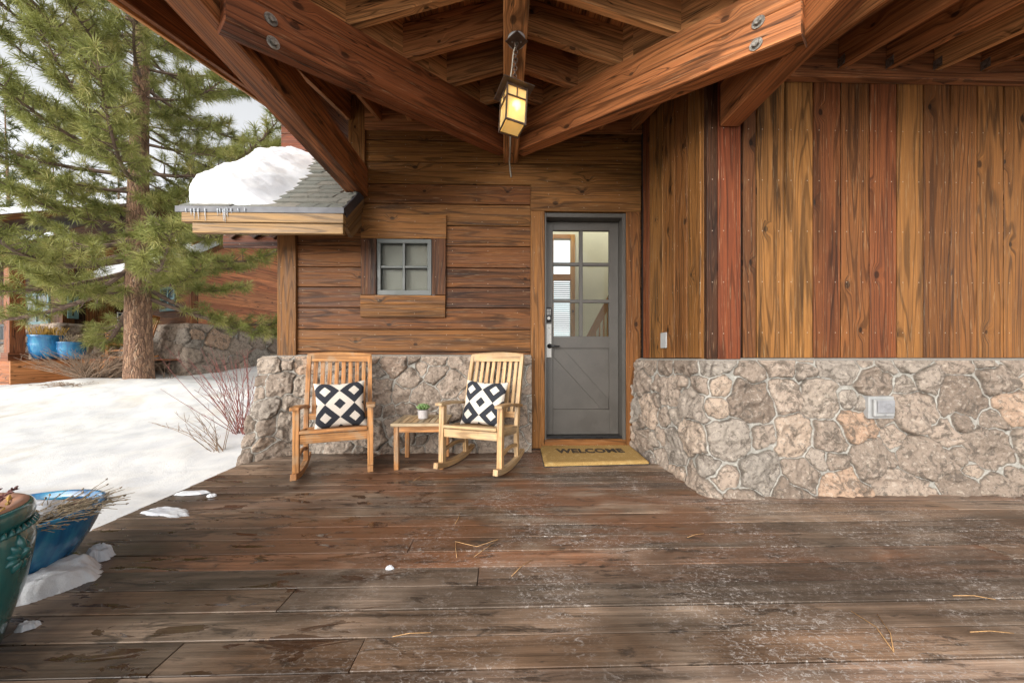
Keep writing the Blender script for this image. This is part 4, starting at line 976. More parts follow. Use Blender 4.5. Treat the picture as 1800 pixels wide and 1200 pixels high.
to = bpy.data.objects.new('welcome', cu); COL.objects.link(to); bpy.context.view_layer.update()
me = bpy.data.meshes.new_from_object(to.evaluated_get(bpy.context.evaluated_depsgraph_get())); bpy.data.objects.remove(to)
co = np.zeros(len(me.vertices)*3, np.float32); me.vertices.foreach_get('co', co); co = co.reshape(-1, 3)
co[:, 0] -= (co[:, 0].min()+co[:, 0].max())/2; co[:, 1] -= (co[:, 1].min()+co[:, 1].max())/2
tw = co[:, 0].max()-co[:, 0].min(); thh = co[:, 1].max()-co[:, 1].min()
lu = .5+co[:, 0]/tw*.70; lv = .56+co[:, 1]/thh*.235
lxy = (q2[0]*(1-lu[:, None])+q2[1]*lu[:, None])*(1-lv[:, None])+(q2[3]*(1-lu[:, None])+q2[2]*lu[:, None])*lv[:, None]
zz = .0392+co[:, 2]*.15
me.vertices.foreach_set('co', np.concatenate([lxy, zz[:, None]], 1).astype(np.float32).ravel()); me.update()
me.materials.clear(); t = NT('black_coir'); p = t.n('NewGeometry').outputs['Position']; n1 = t.noise(p, 420., 3, .7); t.set(Base_Color=t.mix(t.sst(n1, .45, .75), (.025, .018, .012), (.16, .09, .03)), Roughness=.95); t.bump(n1, 1., .005); me.materials.append(t.m)
lo = bpy.data.objects.new('lettering', me); COL.objects.link(lo); par(lo, mt_)

# ------------------------------------------------------------------ hanging lantern
LX, LY = P(908, 66, 2.39).x, 2.39
ln = thing('hanging_lantern', 'lit bronze box lantern with amber glass hanging on a chain from the ridge beam', 'lantern', (LX, LY, 3.258))
tilt = Matrix.Translation((0, 0, -.03)) @ Matrix.Rotation(R(3), 4, 'Y') @ Matrix.Rotation(R(-3), 4, 'X') @ Matrix.Translation((0, 0, .03))
def lobj(m_, name, mat, par_=None, T=None, **kw):
    if T is not None: m_.v = [tuple(T @ Vector(p)) for p in m_.v]
    o = m_.build(name, mat, None, **kw); o.parent = par_ or ln; return o
m_ = MB(); m_.tube([(0, 0.01, -.001), (0, .01, -.022)], .062, 28); lobj(m_, 'junction_box', M['plastic'])
m_ = MB(); m_.box((-.057, -.057, -.030), (.057, .057, -.0225), 0, None, Matrix.Rotation(R(45), 4, 'Z')); pl_ = lobj(m_, 'ceiling_plate', M['bronze'], bevel=.002)
m_ = MB(); m_.tube([(.03, .0, -.0305), (.03, 0, -.034)], .006, 10); m_.tube([(-.03, .0, -.0305), (-.03, 0, -.034)], .006, 10); lobj(m_, 'screw', M['bolt'], pl_)
m_ = MB(); nlk = 11; l0, l1 = -.036, -.355
for i in range(nlk):
    zc = l0+(l1-l0)*(i+.5)/nlk; hh = abs(l1-l0)/nlk*.64; ring = []
    for kx in range(15):
        a = 2*math.pi*kx/14; ring.append((math.cos(a)*.0125, 0, zc+math.sin(a)*hh))
    if i % 2: ring = [(0, x, z) for x, _, z in ring]
    m_.tube(ring, .0040, 6, cap=False)
lobj(m_, 'chain', M['bronze'], T=tilt, smooth=True)
m_ = MB(); m_.tube([(-.004, .01, -.03), (-.018, .012, -.10), (-.022, .012, -.2), (-.028, .01, -.28), (-.020, .005, -.36)], .0048, 8); lobj(m_, 'cord', M['cord'], T=tilt, smooth=True)
RT = tilt @ Matrix.Rotation(R(19), 4, 'Z'); hw, zt, zb_ = .070, -.395, -.660
m_ = MB(); z0 = -.360
pts = [(-.108, -.108, -.395), (.108, -.108, -.395), (.108, .108, -.395), (-.108, .108, -.395), (-.02, -.02, z0), (.02, -.02, z0), (.02, .02, z0), (-.02, .02, z0)]
m_.hexa(pts, 0); m_.box((-.110, -.110, -.402), (.110, .110, -.3955)); lobj(m_, 'roof_cap', M['bronze'], T=RT, bevel=.002)
m_ = MB(); w = .010
for sx in (-1, 1):
    for sy in (-1, 1): m_.box((sx*hw-w/2, sy*hw-w/2, zb_), (sx*hw+w/2, sy*hw+w/2, zt-.008), 2)
for zc, ww in ((zb_+.007, .014), (zt-.016, .012), (zt-.088, .008)):
    for s in (-1, 1):
        m_.box((-hw+w/2+.0005, s*hw-.004, zc-ww/2), (hw-w/2-.0005, s*hw+.004, zc+ww/2)); m_.box((s*hw-.004, -hw+w/2+.0005, zc-ww/2), (s*hw+.004, hw-w/2-.0005, zc+ww/2))
for s in (-1, 1):
    m_.box((-.004, s*hw-.0035, zt-.083), (.004, s*hw+.0035, zt-.023)); m_.box((s*hw-.0035, -.004, zt-.083), (s*hw+.0035, .004, zt-.023))
lobj(m_, 'frame', M['bronze'], T=RT, bevel=.001)
t = NT('amber_glass'); p = t.pos(); nz = t.noise(p, 30., 3, .6)
lw = t.sep(p)[2]; hot = t.M('POWER', t.M('SUBTRACT', 1., t.M('ABSOLUTE', t.M('MULTIPLY', t.M('ADD', lw, .50), 5.)), clamp=True), 1.5)
t.set(Base_Color=t.mix(nz, (.55, .40, .16), (.62, .48, .22)), Roughness=.25)
t.put(t.p.inputs['Emission Color'], (1., .70, .24, 1)); t.p.inputs['Emission Strength'].default_value = .09
t.p.inputs['Transmission Weight'].default_value = .35
M['amber'] = t.m
m_ = MB()
for s in (-1, 1):
    m_.box((-hw+.003, s*(hw-.0075)-.001, zb_+.01), (hw-.003, s*(hw-.0075)+.001, zt-.01)); m_.box((s*(hw-.0075)-.001, -hw+.009, zb_+.01), (s*(hw-.0075)+.001, hw-.009, zt-.01))
lobj(m_, 'glass_pane', M['amber'], T=RT)
m_ = MB(); m_.box((-hw+.010, -hw+.010, zb_+.009), (hw-.010, hw-.010, zb_+.012)); lobj(m_, 'bottom_pane', M['amber'], T=RT)
m_ = MB(); m_.lathe([(.0, -.50), (.016, -.51), (.022, -.53), (.018, -.55), (.010, -.575), (0., -.58)][::-1], n=16)
t = NT('lit_bulb'); t.put(t.p.inputs['Emission Color'], (1., .75, .4, 1)); t.p.inputs['Emission Strength'].default_value = 2.5; lobj(m_, 'bulb', t.m, T=RT, smooth=True)
pd = bpy.data.lights.new('lantern_light', 'POINT'); pd.energy = 1.8; pd.color = (1., .68, .32); pd.shadow_soft_size = .03
po = bpy.data.objects.new('lantern_light', pd); COL.objects.link(po); po.location = (0, 0, -.47); po.parent = ln

# ------------------------------------------------------------------ glazed planters at the left
def mat_glaze(name, c0, c1, c2):
    t = NT(name); p = t.pos(); x, y, z = t.sep(p)
    n = t.noise(t.xyz(t.M('MULTIPLY', x, 9.), t.M('MULTIPLY', y, 9.), t.M('MULTIPLY', z, 2.2)), 1., 5, .62, .5); n2 = t.noise(p, 60., 4, .6)
    c = t.ramp(n, [(.32, c0), (.5, c1), (.68, c2)]); c = t.mix(t.sst(n2, .6, .75, 0., .35), c, (.015, .03, .04))
    t.set(Base_Color=c, Roughness=.16, Specular_IOR_Level=.6); t.p.inputs['Coat Weight'].default_value = .5; t.p.inputs['Coat Roughness'].default_value = .06
    t.bump(n2, .12, .004); return t.m
M['teal'] = mat_glaze('teal_glaze', (.008, .055, .060), (.018, .135, .135), (.035, .19, .185))
M['blue'] = mat_glaze('blue_glaze', (.010, .065, .17), (.018, .15, .33), (.04, .26, .42))
M['soil'] = flat('brown_soil', (.16, .085, .05), .95, 0, .5, 40, 1.)
M['clay'] = flat('terracotta_rim', (.22, .10, .055), .7, 0, .3, 12)
tp = thing('planter', 'tall teal glazed planter with flower ornament and rope band at the deck edge', 'planter', (-1.951, 1.140, .003), 0, 'glazed planters on the deck')
prof = [(.0, 0), (.195, 0), (.205, .01), (.228, .10), (.255, .20), (.272, .30), (.278, .36), (.275, .40), (.266, .425), (.264, .435), (.272, .445), (.276, .46), (.276, .485), (.270, .497), (.262, .50), (.250, .497)]
m_ = MB(); m_.lathe(prof, n=96); o = m_.build('pot', M['teal'], None, smooth=True); o.parent = tp; body = o
m_ = MB(); m_.lathe([(.262, .501), (.248, .506), (.228, .497), (.225, .47), (.0, .47)], n=64); o = m_.build('inner_rim', M['clay'], None, smooth=True); o.parent = tp
m_ = MB()
for i in range(70):
    a = 2*math.pi*i/70; a2 = a+.075; m_.tube([(math.cos(a)*.268, math.sin(a)*.268, .412), (math.cos((a+a2)/2)*.2775, math.sin((a+a2)/2)*.2775, .424), (math.cos(a2)*.270, math.sin(a2)*.270, .436)], [.004, .0085, .004], 6)
o = m_.build('rope_band', M['teal'], body, smooth=True); o.matrix_parent_inverse = Matrix(); 
def on_pot(a, z, up, side):
    z2 = z+up; r_ = np.interp(z2, [p[1] for p in prof[2:9]], [p[0] for p in prof[2:9]]); aa = a+side/r_; return Vector((math.cos(aa)*r_, math.sin(aa)*r_, z2))
m_ = MB(); ao, zo = R(24), .335
for i, (ang, l) in enumerate(((90, .075), (55, .055), (125, .055), (20, .05), (160, .05), (-20, .05), (200, .05), (-70, .06), (250, .055))):
    d = Vector((math.cos(R(ang)), math.sin(R(ang))))
    m_.tube([on_pot(ao, zo, d.y*l*f, d.x*l*f) for f in (.12, .4, .75, 1.)], [.006, .015, .012, .003], 8)
m_.tube([on_pot(ao, zo, 0, 0)*.97, on_pot(ao, zo, 0, 0)*1.075], [.02, .008], 10)
o = m_.build('flower_ornament', M['teal'], body, smooth=True); o.matrix_parent_inverse = Matrix()
m_ = MB(); m_.lathe([(.0, .455), (.1, .459), (.2, .452), (.226, .448)][::-1], n=40); o = m_.build('soil', M['soil'], None, smooth=True); o.parent = tp

bp = thing('planter', 'low wide cobalt blue glazed planter filled with snow and dried stems', 'planter', (-2.337, 1.649, .003), 0, 'glazed planters on the deck')
m_ = MB(); m_.lathe([(.0, 0), (.185, 0), (.195, .008), (.235, .07), (.272, .14), (.298, .20), (.311, .24), (.316, .252), (.315, .262), (.325, .272), (.332, .288), (.330, .300), (.318, .303), (.306, .298), (.30, .26)], n=96); o = m_.build('pot', M['blue'], None, smooth=True); o.parent = bp
m_ = MB(); m_.lathe([(.0, .25), (.15, .256), (.302, .258)][::-1], n=40); o = m_.build('soil', M['soil'], None, smooth=True); o.parent = bp

def patch(name, label, cx, cy, rx, ry, h, seed, rot=0., zoff=.002, n=60, cat='snow', group=None, sharp=1.):
    a = np.linspace(-1.25, 1.25, n); u, v = np.meshgrid(a, a, indexing='ij')
    r_ = np.sqrt(u*u+v*v); an = np.arctan2(v, u); lim = .72+.5*(fbm(np.cos(an)*1.6+seed, np.sin(an)*1.6+seed*3, 4, .6)-.5)*2*.62+.10*(fbm(u*7+seed, v*7, 3)-.5)
    e = np.clip((lim-r_)/.30*sharp, 0, 1); th = (1-(1-e)**2)*h*(.55+.9*(fbm(u*2.6+seed, v*2.6, 4)-.1))
    c, s = math.cos(rot), math.sin(rot); X_ = cx+c*u*rx-s*v*ry; Y_ = cy+s*u*rx+c*v*ry
    Fs = gridf(n, n); Fs = Fs[(e.ravel()[Fs] > 0).any(1)]; used, inv = np.unique(Fs, return_inverse=True)
    V = np.stack([X_, Y_, th], -1).reshape(-1, 3)[used]
    o = npmesh(name, V-np.array([cx, cy, 0]), inv.reshape(-1, 4), M['snow']); o.location = (cx, cy, zoff)
    return tag(o, label, cat, group)
def gp(x, y): g = G(x, y); return g.x, g.y
SG = 'snow left on the porch deck'
x, y = gp(88, 1040); patch('snow_patch', 'largest melting snow heap at the foot of the blue and teal planters', x-.08, y+.05, .21, .17, .075, 1, R(25), group=SG)
x, y = gp(172, 982); patch('snow_patch', 'small rounded snow clump by the right foot of the blue planter', x, y, .085, .06, .06, 2, R(10), group=SG)
x, y = gp(48, 1104); patch('snow_patch', 'lone oval snow chunk in front of the snow heap by the teal planter', x, y, .045, .028, .025, 3, R(30), group=SG)
x, y = gp(296, 901); patch('snow_patch', 'wide thin snow patch on the left edge of the deck boards', x, y, .22, .085, .018, 4, R(-8), group=SG, sharp=2)
x, y = gp(337, 868); patch('snow_patch', 'narrow thin snow strip at the deck edge, farthest from the planters', x, y, .15, .05, .016, 5, R(8), group=SG, sharp=2)
x, y = gp(372, 872); patch('snow_patch', 'tiny snow lump right of the narrow snow strip at the deck edge', x, y, .045, .03, .016, 6, group=SG)
x, y = gp(686, 999); patch('snow_patch', 'pea-sized white ice bit alone in the middle of the deck', x, y, .028, .018, .012, 8, group=SG)
patch('pot_snow', 'smooth snow cap lying inside the blue planter', -2.38, 1.65, .30, .29, .05, 12, zoff=.283, cat='snow')

# plants in the pots
M['drystem'] = flat('dried_stems', (.25, .19, .12), .9, 0, .45, 30); M['redstem'] = flat('dark_red_stems', (.12, .045, .04), .8, 0, .4, 25); M['yleaf'] = flat('yellowed_leaves', (.45, .27, .05), .7, 0, .4, 25)
dp = thing('dried_plant', 'grey-brown dried tangle of stems spilling over the blue planter rim', 'plant', (-2.337, 1.649, .27)); m_ = MB()
for i in range(420):
    a = random.uniform(-1.75, 1.0); rr = random.uniform(.08, .30); s0 = Vector((rr*math.cos(a), rr*math.sin(a), .0)); 
    d = Vector((math.cos(a)*.8+random.uniform(-.6, .8), math.sin(a)*.5+random.uniform(-.6, .6), random.uniform(.15, .7))).normalized(); l = random.uniform(.05, .12)*(1.4 if a > -.3 else 1)
    m_.tube([s0, s0+d*l*.6, s0+d*l+Vector((.015, 0, -.012))], [.0022, .0018, .0012], 4)
    if random.random() < .4: e = s0+d*l+Vector((.015, 0, -.012)); m_.tube([e, e+d*.010], [.0045, .002], 5)
o = m_.build('stems', M['drystem'], None); o.parent = dp
rp_ = thing('dried_plant', 'dark red dried stems with tiny star seed heads in the teal planter', 'plant', (-1.951, 1.14, .46)); m_ = MB(); m2 = MB()
for i in range(16):
    a = random.uniform(-.9, 1.3); s0 = Vector((random.uniform(.0, .12), random.uniform(-.1, .12), 0)); d = Vector((.75*math.cos(a)+.1, .7*math.sin(a), random.uniform(.30, .9))).normalized(); l = random.uniform(.12, .27)
    pts = [s0+d*l*f+Vector((0, 0, -.03*f*f)) for f in (0, .35, .7, 1.)]; m_.tube(pts, [.0028, .0024, .002, .0015], 5)
    for f in (.45, .6, .72, .84, .93, 1.):
        e = s0+d*l*f+Vector((0, 0, -.03*f*f))
        for k_ in range(5): v = Vector((random.uniform(-1, 1), random.uniform(-1, 1), random.uniform(-.4, 1))).normalized(); m_.tube([e, e+v*.007, e+v*.014], [.0012, .0034, .0008], 4)
for i in range(60):
    a = random.uniform(-1.2, 1.2); rr = random.uniform(.1, .235); e = Vector((rr*math.cos(a), rr*math.sin(a), random.uniform(.0, .045))); v = Vector((random.uniform(-1, 1), random.uniform(-1, 1), random.uniform(-.2, .8))).normalized(); m2.tube([e, e+v*.014, e+v*.03], [.001, .0075, .001], 5)
o = m_.build('stems', M['redstem'], None); o.parent = rp_; o = m2.build('leaves', M['yleaf'], None); o.parent = rp_

# fallen pine needles on the boards
M['needle_tan'] = flat('fallen_needle_tan', (.42, .24, .10), .6, 0, .3, 30)
def fallen(pts, label, r_=.0016):
    m_ = MB(); ps = [G(x, y, .004) for x, y in pts]; b = ps[0].copy(); m_.tube([p-b for p in ps], [r_]*len(ps), 5, cap=True)
    o = m_.build('pine_needle', M['needle_tan'], None, smooth=True); o.location = b; tag(o, label, 'pine needle', 'fallen pine needles on the deck')
for pts, l in (([(800, 951), (838, 960), (876, 947), (833, 978)], 'bent tan pine needle, the left of the crossed ones mid-deck'),
               ([(801, 953), (801, 965), (803, 979)], 'short upright tan pine needle left of the crossed needles mid-deck'),
               ([(936, 983), (916, 995), (899, 1012)], 'curved tan pine needle right of the crossed needles mid-deck'),
               ([(808, 901), (806, 910), (800, 920)], 'small tan pine needle on the wet boards beyond the crossed needles'),
               ([(690, 1118), (720, 1112), (757, 1111)], 'tan pine needle lying along a board seam at the front'),
               ([(1208, 944), (1222, 939), (1237, 937)], 'short tan pine needle near the stone corner'),
               ([(1496, 1073), (1540, 1101), (1571, 1145)], 'long curved pine needle, left arm of the V on the right boards'),
               ([(1542, 1079), (1565, 1112), (1571, 1145)], 'shorter pine needle, right arm of the V on the right boards'),
               ([(1675, 1046), (1712, 1046), (1750, 1053)], 'tan pine needle above the V on the right boards'),
               ([(1705, 1110), (1740, 1108), (1782, 1112)], 'pine needle at the far right of the front boards'),
               ([(726, 845), (738, 838), (745, 835)], 'tan pine needle beside the foot of the side table')): fallen(pts, l)

# ------------------------------------------------------------------ neighbouring cabin
POSTA = 2.15; CN = P(335, 577, 9.5); CN.z = 0; NA = Vector((-.935, .353, 0)); NB = Vector((-.353, -.935, 0)); ZD = 1.02
def N(a, b, z): return CN+NA*a+NB*b+Vector((0, 0, z))
nb = thing('neighbouring_cabin', 'second brown cabin beyond the snowy yard with red siding and stone base', 'house', N(2, 0, .4))
NM = Matrix.Translation(CN) @ Matrix(((NA.x, NB.x, 0, 0), (NA.y, NB.y, 0, 0), (0, 0, 1, 0), (0, 0, 0, 1)))
def nbox(m_, a, b, g=0, rnd=None): m_.box(a, b, g, rnd, NM)
ST = 1.98                     # top of its stone base
m_ = MB(); z = ST
while z < 5.4:                # gable side wall of red horizontal boards
    hw_ = 6.0 if z < 3.3 else max(.3, 6.0-(z-3.3)*1.2)
    nbox(m_, (-.04, -hw_, z+.003), (0, -.02, z+.197), 1, (random.random(), random.random(), random.random())); z += .2
m_.build('gable_wall', M['far_red'], nb)
m_ = MB(); z = ST
while z < 3.3: nbox(m_, (0.0, -.03, z+.003), (2.1, 0, z+.197), 0, (random.uniform(0, .35), random.random(), random.random())); z += .2
for i in range(9): nbox(m_, (2.86+i*.04, -.03, ST-.9), (2.86+i*.04+.037, 0, 4.2), 2, (.1, .3, .3))
m_.build('door_wall', M['siding'], nb)
m_ = MB(); nbox(m_, (-.05, .0, ST), (.14, .03, 3.4), 2, .8); nbox(m_, (-.07, -.14, ST), (-.041, .03, 3.4), 2, .8); m_.build('corner_board', M['siding'], nb)
m_ = MB()
for i in range(6): nbox(m_, (3.17, i*.19+.003, ST), (3.2, i*.19+.187, 4.4), 2, (random.uniform(.0, .4), random.random(), random.random()))
for i in range(30): nbox(m_, (3.17+i*.2+.003, 1.14, ST), (3.17+i*.2+.197, 1.17, 4.4), 2, (random.uniform(.0, .3), random.random(), random.random()))
m_.build('porch_wall', M['siding'], nb)
m_ = MB(); nbox(m_, (-.0, -6, .2), (3.2, -.05, 3.3)); nbox(m_, (3.25, -6, .2), (9.2, 1.13, 4.4)); m_.build('wall_core', M['dark'], nb)
def nstones(path_b, path_t, seed):
    B = [tuple((N(a, b, 0)).xy) for a, b in path_b]; T = [tuple((N(a, b, 0)).xy) for a, b in path_t]
    o = stones('stone_base', B, T, ST, seed, None, .13, .30, .022, .09); o.parent = nb; o.matrix_parent_inverse = wm(nb).inverted(); return o
nstones([(9.2, 1.34), (3.05, 1.34), (2.95, .2), (2.2, .14), (-.1, .16), (-.16, -.2), (-.2, -5.5)], [(9.2, 1.24), (3.1, 1.24), (3.1, .06), (2.2, .06), (-.02, .06), (-.09, -.15), (-.1, -5.5)], 21)
# door, windows
m_ = MB(); nbox(m_, (2.15, .0, ZD), (2.95, .03, 3.2), 2); m_.build('door', M['far_sash'], nb)
def nwin(a0, a1, b, z0, z1, side=False, cols=2, rows=2):
    m_ = MB(); t_ = .07; bx_ = (lambda p, q, e: nbox(m_, (p[0], b, p[1]), (q[0], b+.04+e, q[1]), 2)) if not side else (lambda p, q, e: nbox(m_, (b-.04-e, p[0], p[1]), (b, q[0], q[1]), 2))
    bx_((a0, z0), (a0+t_, z1), 0); bx_((a1-t_, z0), (a1, z1), 0); bx_((a0+t_, z1-t_), (a1-t_, z1), .002); bx_((a0+t_, z0), (a1-t_, z0+t_), .002)
    for i in range(1, cols): c = a0+(a1-a0)*i/cols; bx_((c-.025, z0+t_), (c+.025, z1-t_), -.01)
    for i in range(1, rows): c = z0+(z1-z0)*i/rows; bx_((a0+t_, c-.02), (a1-t_, c+.02), -.013)
    w_ = m_.build('window', M['far_sash'], nb)
    m_ = MB(); bx_((a0+.02, z0+.02), (a1-.02, z1-.02), -.03); m_.build('pane', M['far_glass'], w_)
nwin(.62, 1.30, .0, 2.35, 3.02); nwin(3.8, 5.3, 1.17, 1.99, 2.86, cols=2, rows=2); nwin(.90, 1.09, 3.17, 2.12, 3.05, True, 1, 1)
# roofs with snow
def nroof(a0, a1, be, ze, rise, depth, th=.16):
    m_ = MB(); f = lambda b, z: z
    m_.hexa([N(a0, be, ze), N(a1, be, ze), N(a1, be-depth, ze+rise), N(a0, be-depth, ze+rise), N(a0, be, ze+th), N(a1, be, ze+th), N(a1, be-depth, ze+rise+th), N(a0, be-depth, ze+rise+th)], 0, .3)
    m_.hexa([N(a0, be-depth-.01, ze+rise), N(a1, be-depth-.01, ze+rise), N(a1, be-2*depth, ze), N(a0, be-2*depth, ze), N(a0, be-depth-.01, ze+rise+th), N(a1, be-depth-.01, ze+rise+th), N(a1, be-2*depth, ze+th), N(a0, be-2*depth, ze+th)], 0, .3)
    r_ = m_.build('roof', M['siding'], nb, bevel=.01)
    k = 40; u, v = np.meshgrid(np.linspace(0, 1, k), np.linspace(0, 1, k), indexing='ij')
    e = np.clip(np.minimum.reduce([u, 1-u, v, 1-v*.999])*12, 0, 1)**.5; h = e*(.20+.16*(fbm(u*6+a0, v*5, 4)-.5))
    V = [N(a0+(a1-a0)*p, be-depth*q, ze+rise*q+th+.01+hh_) for p, q, hh_ in zip(u.ravel(), v.ravel(), h.ravel())]
    o = npmesh('snow_cover', V, gridf(k, k), M['snow'], r_)
nroof(-.55, 3.3, .75, 3.05, 2.2, 2.6); nroof(3.0, 10., 3.2, 3.75, 2.4, 4.4)
m_ = MB(); nbox(m_, (1.6, 2.12, 3.35), (9.4, 2.30, 3.68), 0, .8); m_.build('porch_beam', M['beam'], nb)
m_ = MB(); nbox(m_, (POSTA-.14, 2.10, ZD), (POSTA+.14, 2.32, 3.348), 2, .3); nbox(m_, (POSTA-.18, 2.07, ZD+.001), (POSTA+.18, 2.35, ZD+.14), 0, .2); m_.build('porch_post', M['beam'], nb)
m_ = MB()
nbox(m_, (.2, .18, ZD-.04), (1.6, 1.40, ZD), 0, .3); nbox(m_, (1.602, .18, ZD-.04), (9.4, 2.45, ZD), 0, .3); nbox(m_, (.2, 1.36, .2), (1.6, 1.40, ZD-.042), 0, .9); nbox(m_, (1.6, 2.38, .2), (9.4, 2.43, ZD-.042), 0, .5); nbox(m_, (1.56, 1.41, .2), (1.6, 2.43, ZD-.042), 1, .8); m_.build('porch_floor', M['beam'], nb)
# things on the neighbour's porch
for (px, wpx, label, hh_) in ((84, 21, 'round cobalt blue pot with dried plants on the neighbouring porch', .56), (127, 17, 'shorter blue pot capped with snow on the neighbouring porch', .40)):
    c = P(px, 625, 8.45); r_ = wpx*8.45/F; o_ = thing('flower_pot', label, 'flower pot', (c.x, 8.45, ZD), 0, "blue pots on the neighbouring porch")
    m_ = MB(); m_.lathe([(0, 0), (r_*.7, 0), (r_*.92, hh_*.3), (r_, hh_*.62), (r_*.96, hh_*.9), (r_*1.02, hh_*.94), (r_*1.02, hh_), (r_*.9, hh_), (r_*.88, hh_*.9), (0, hh_*.9)], n=36); o = m_.build('pot', M['blue'], None, smooth=True); o.parent = o_
    m_ = MB()
    for i in range(150 if hh_ > .5 else 40):
        a = random.uniform(0, 6.28); rr = random.uniform(0, r_*.85); s0 = Vector((rr*math.cos(a), rr*math.sin(a), hh_*.9)); d = Vector((random.uniform(-.5, .6), random.uniform(-.5, .5), 1)).normalized(); l = random.uniform(.1, .3); m_.tube([s0, s0+d*l*.6, s0+d*l], [.006, .005, .008], 4)
    o = m_.build('dried_plant', M['yleaf'] if hh_ > .5 else M['drystem'], None); o.parent = o_
c = N(4.3, 1.62, ZD); bn = thing('garden_bench', 'dark slatted bench on the neighbouring porch under its wide window', 'bench', c, math.atan2(NA.y, NA.x))
M['darkwood'] = flat('dark_bench_paint', (.025, .032, .036), .5)
for (nm, a, b) in (('seat', (-.5, -.22, .40), (.5, .22, .44)), ('backrest', (-.5, .2, .5), (.5, .24, .9)), ('leg', (-.48, -.2, 0), (-.42, -.14, .398)), ('leg', (.42, -.2, 0), (.48, -.14, .398)), ('leg', (-.48, .2, 0), (-.42, .238, .498)), ('leg', (.42, .2, 0), (.48, .238, .498)), ('armrest', (-.5, -.2, .6), (-.44, .198, .64)), ('armrest', (.44, -.2, .6), (.5, .198, .64))):
    m_ = MB()
    if nm == 'backrest':
        for i in range(9): x = -.5+i*.117; m_.box((x, a[1], a[2]), (x+.07, b[1], b[2]-.07), 2)
        m_.box((-.5, a[1], .832), (.5, b[1], .9))
    else: m_.box(a, b)
    o = m_.build(nm, M['darkwood'], None, bevel=.004); o.parent = bn
c = N(1.02, .72, ZD)
chC = make_chair('orange rocking chair half hidden behind the pine trunk on the neighbouring porch', (c.x, c.y, ZD+.003), math.atan2(NA.y, NA.x)+R(180)-R(58), .0, M['orange_wood'], 1.05)
q0 = N(3.165, .15, 0); m_ = MB(); nbox(m_, (3.135, .03, 2.15), (3.168, .14, 2.40)); o = m_.build('porch_notice', flat('white_notice', (.6, .6, .58), .6), None); m2 = MB(); nbox(m2, (3.125, .045, 2.18), (3.134, .125, 2.37)); o2 = m2.build('notice_face', M['far_glass'], o)
tag(o, 'small white-framed notice on the neighbouring porch wall left of the pine trunk', 'notice')
c = N(1.45, .30, 0); wc = thing('wind_chime', 'white wind chime hanging by the neighbouring porch door', 'wind chime', (c.x, c.y, 3.0)); m_ = MB(); m_.tube([(0, 0, .02), (0, 0, 0)], .09, 14); o = m_.build('chime_top', M['plastic'], None); o.parent = wc
for i in range(5): m_ = MB(); a = i*1.257; m_.tube([(math.cos(a)*.06, math.sin(a)*.06, -.02), (math.cos(a)*.06, math.sin(a)*.06, -.35-.07*i)], .016, 8); o = m_.build('chime_tube', M['plastic'], None, smooth=True); o.parent = wc

# ------------------------------------------------------------------ trees and shrubs
def mat_needles(name, pal):
    t = NT(name); r, g, b = t.rnd(); c = t.ramp(r, pal); c = t.mix(t.M('MULTIPLY', b, .5), c, t.ramp(g, [(0., (.03, .06, .012)), (1., (.26, .24, .07))]))
    t.set(Base_Color=c, Roughness=.5, Specular_IOR_Level=.3)
    tl = t.n('BsdfTranslucent'); t.t.links.new(c, tl.inputs[0]); mx = t.n('MixShader'); mx.inputs[0].default_value = .25
    t.t.links.new(t.p.outputs[0], mx.inputs[1]); t.t.links.new(tl.outputs[0], mx.inputs[2]); t.t.links.new(mx.outputs[0], t.out.inputs['Surface']); return t.m
M['needles'] = mat_needles('pine_needles', [(0., (.14, .165, .045)), (.45, (.29, .31, .085)), (.8, (.44, .42, .14)), (1., (.54, .47, .19))])
M['needles_far'] = mat_needles('far_needles', [(0., (.06, .08, .03)), (.5, (.10, .125, .04)), (1., (.17, .17, .06))])
def mat_bark():
    t = NT('pine_bark'); x, y, z = t.sep(t.pos()); w = t.noise(t.pos(), 9., 4, .6)
    p = t.xyz(t.M('ADD', x, t.M('MULTIPLY', w, .06)), t.M('ADD', y, t.M('MULTIPLY', w, .06)), t.M('MULTIPLY', z, .20))
    v = t.vor(p, 26., 'DISTANCE_TO_EDGE'); v2 = t.vor(p, 26.); n = t.noise(t.xyz(x, y, t.M('MULTIPLY', z, .4)), 30., 6, .7); n2 = t.noise(t.pos(), 70., 5, .65)
    c = t.ramp(t.M('ADD', t.M('MULTIPLY', t.sep(v2.outputs['Color'])[0], .35), t.M('MULTIPLY', n, .75)), [(.25, (.15, .085, .06)), (.5, (.30, .18, .12)), (.62, (.46, .27, .165)), (.8, (.50, .36, .26))])
    c = t.mix(t.M('MULTIPLY', t.sst(v.outputs['Distance'], .0, .10, 1., 0.), t.sst(n, .35, .6)), c, (.06, .04, .03)); c = t.mix(t.sst(n2, .55, .68, 0., .7), c, (.14, .10, .085))
    t.set(Base_Color=c, Roughness=.9, Specular_IOR_Level=.15); t.bump(t.M('ADD', t.M('MULTIPLY', t.sst(v.outputs['Distance'], 0., .2), n), t.M('MULTIPLY', n2, .6)), 1., .04); return t.m
M['bark'] = mat_bark(); M['limb'] = flat('grey_limb_bark', (.15, .10, .075), .9, 0, .35, 12, .5)
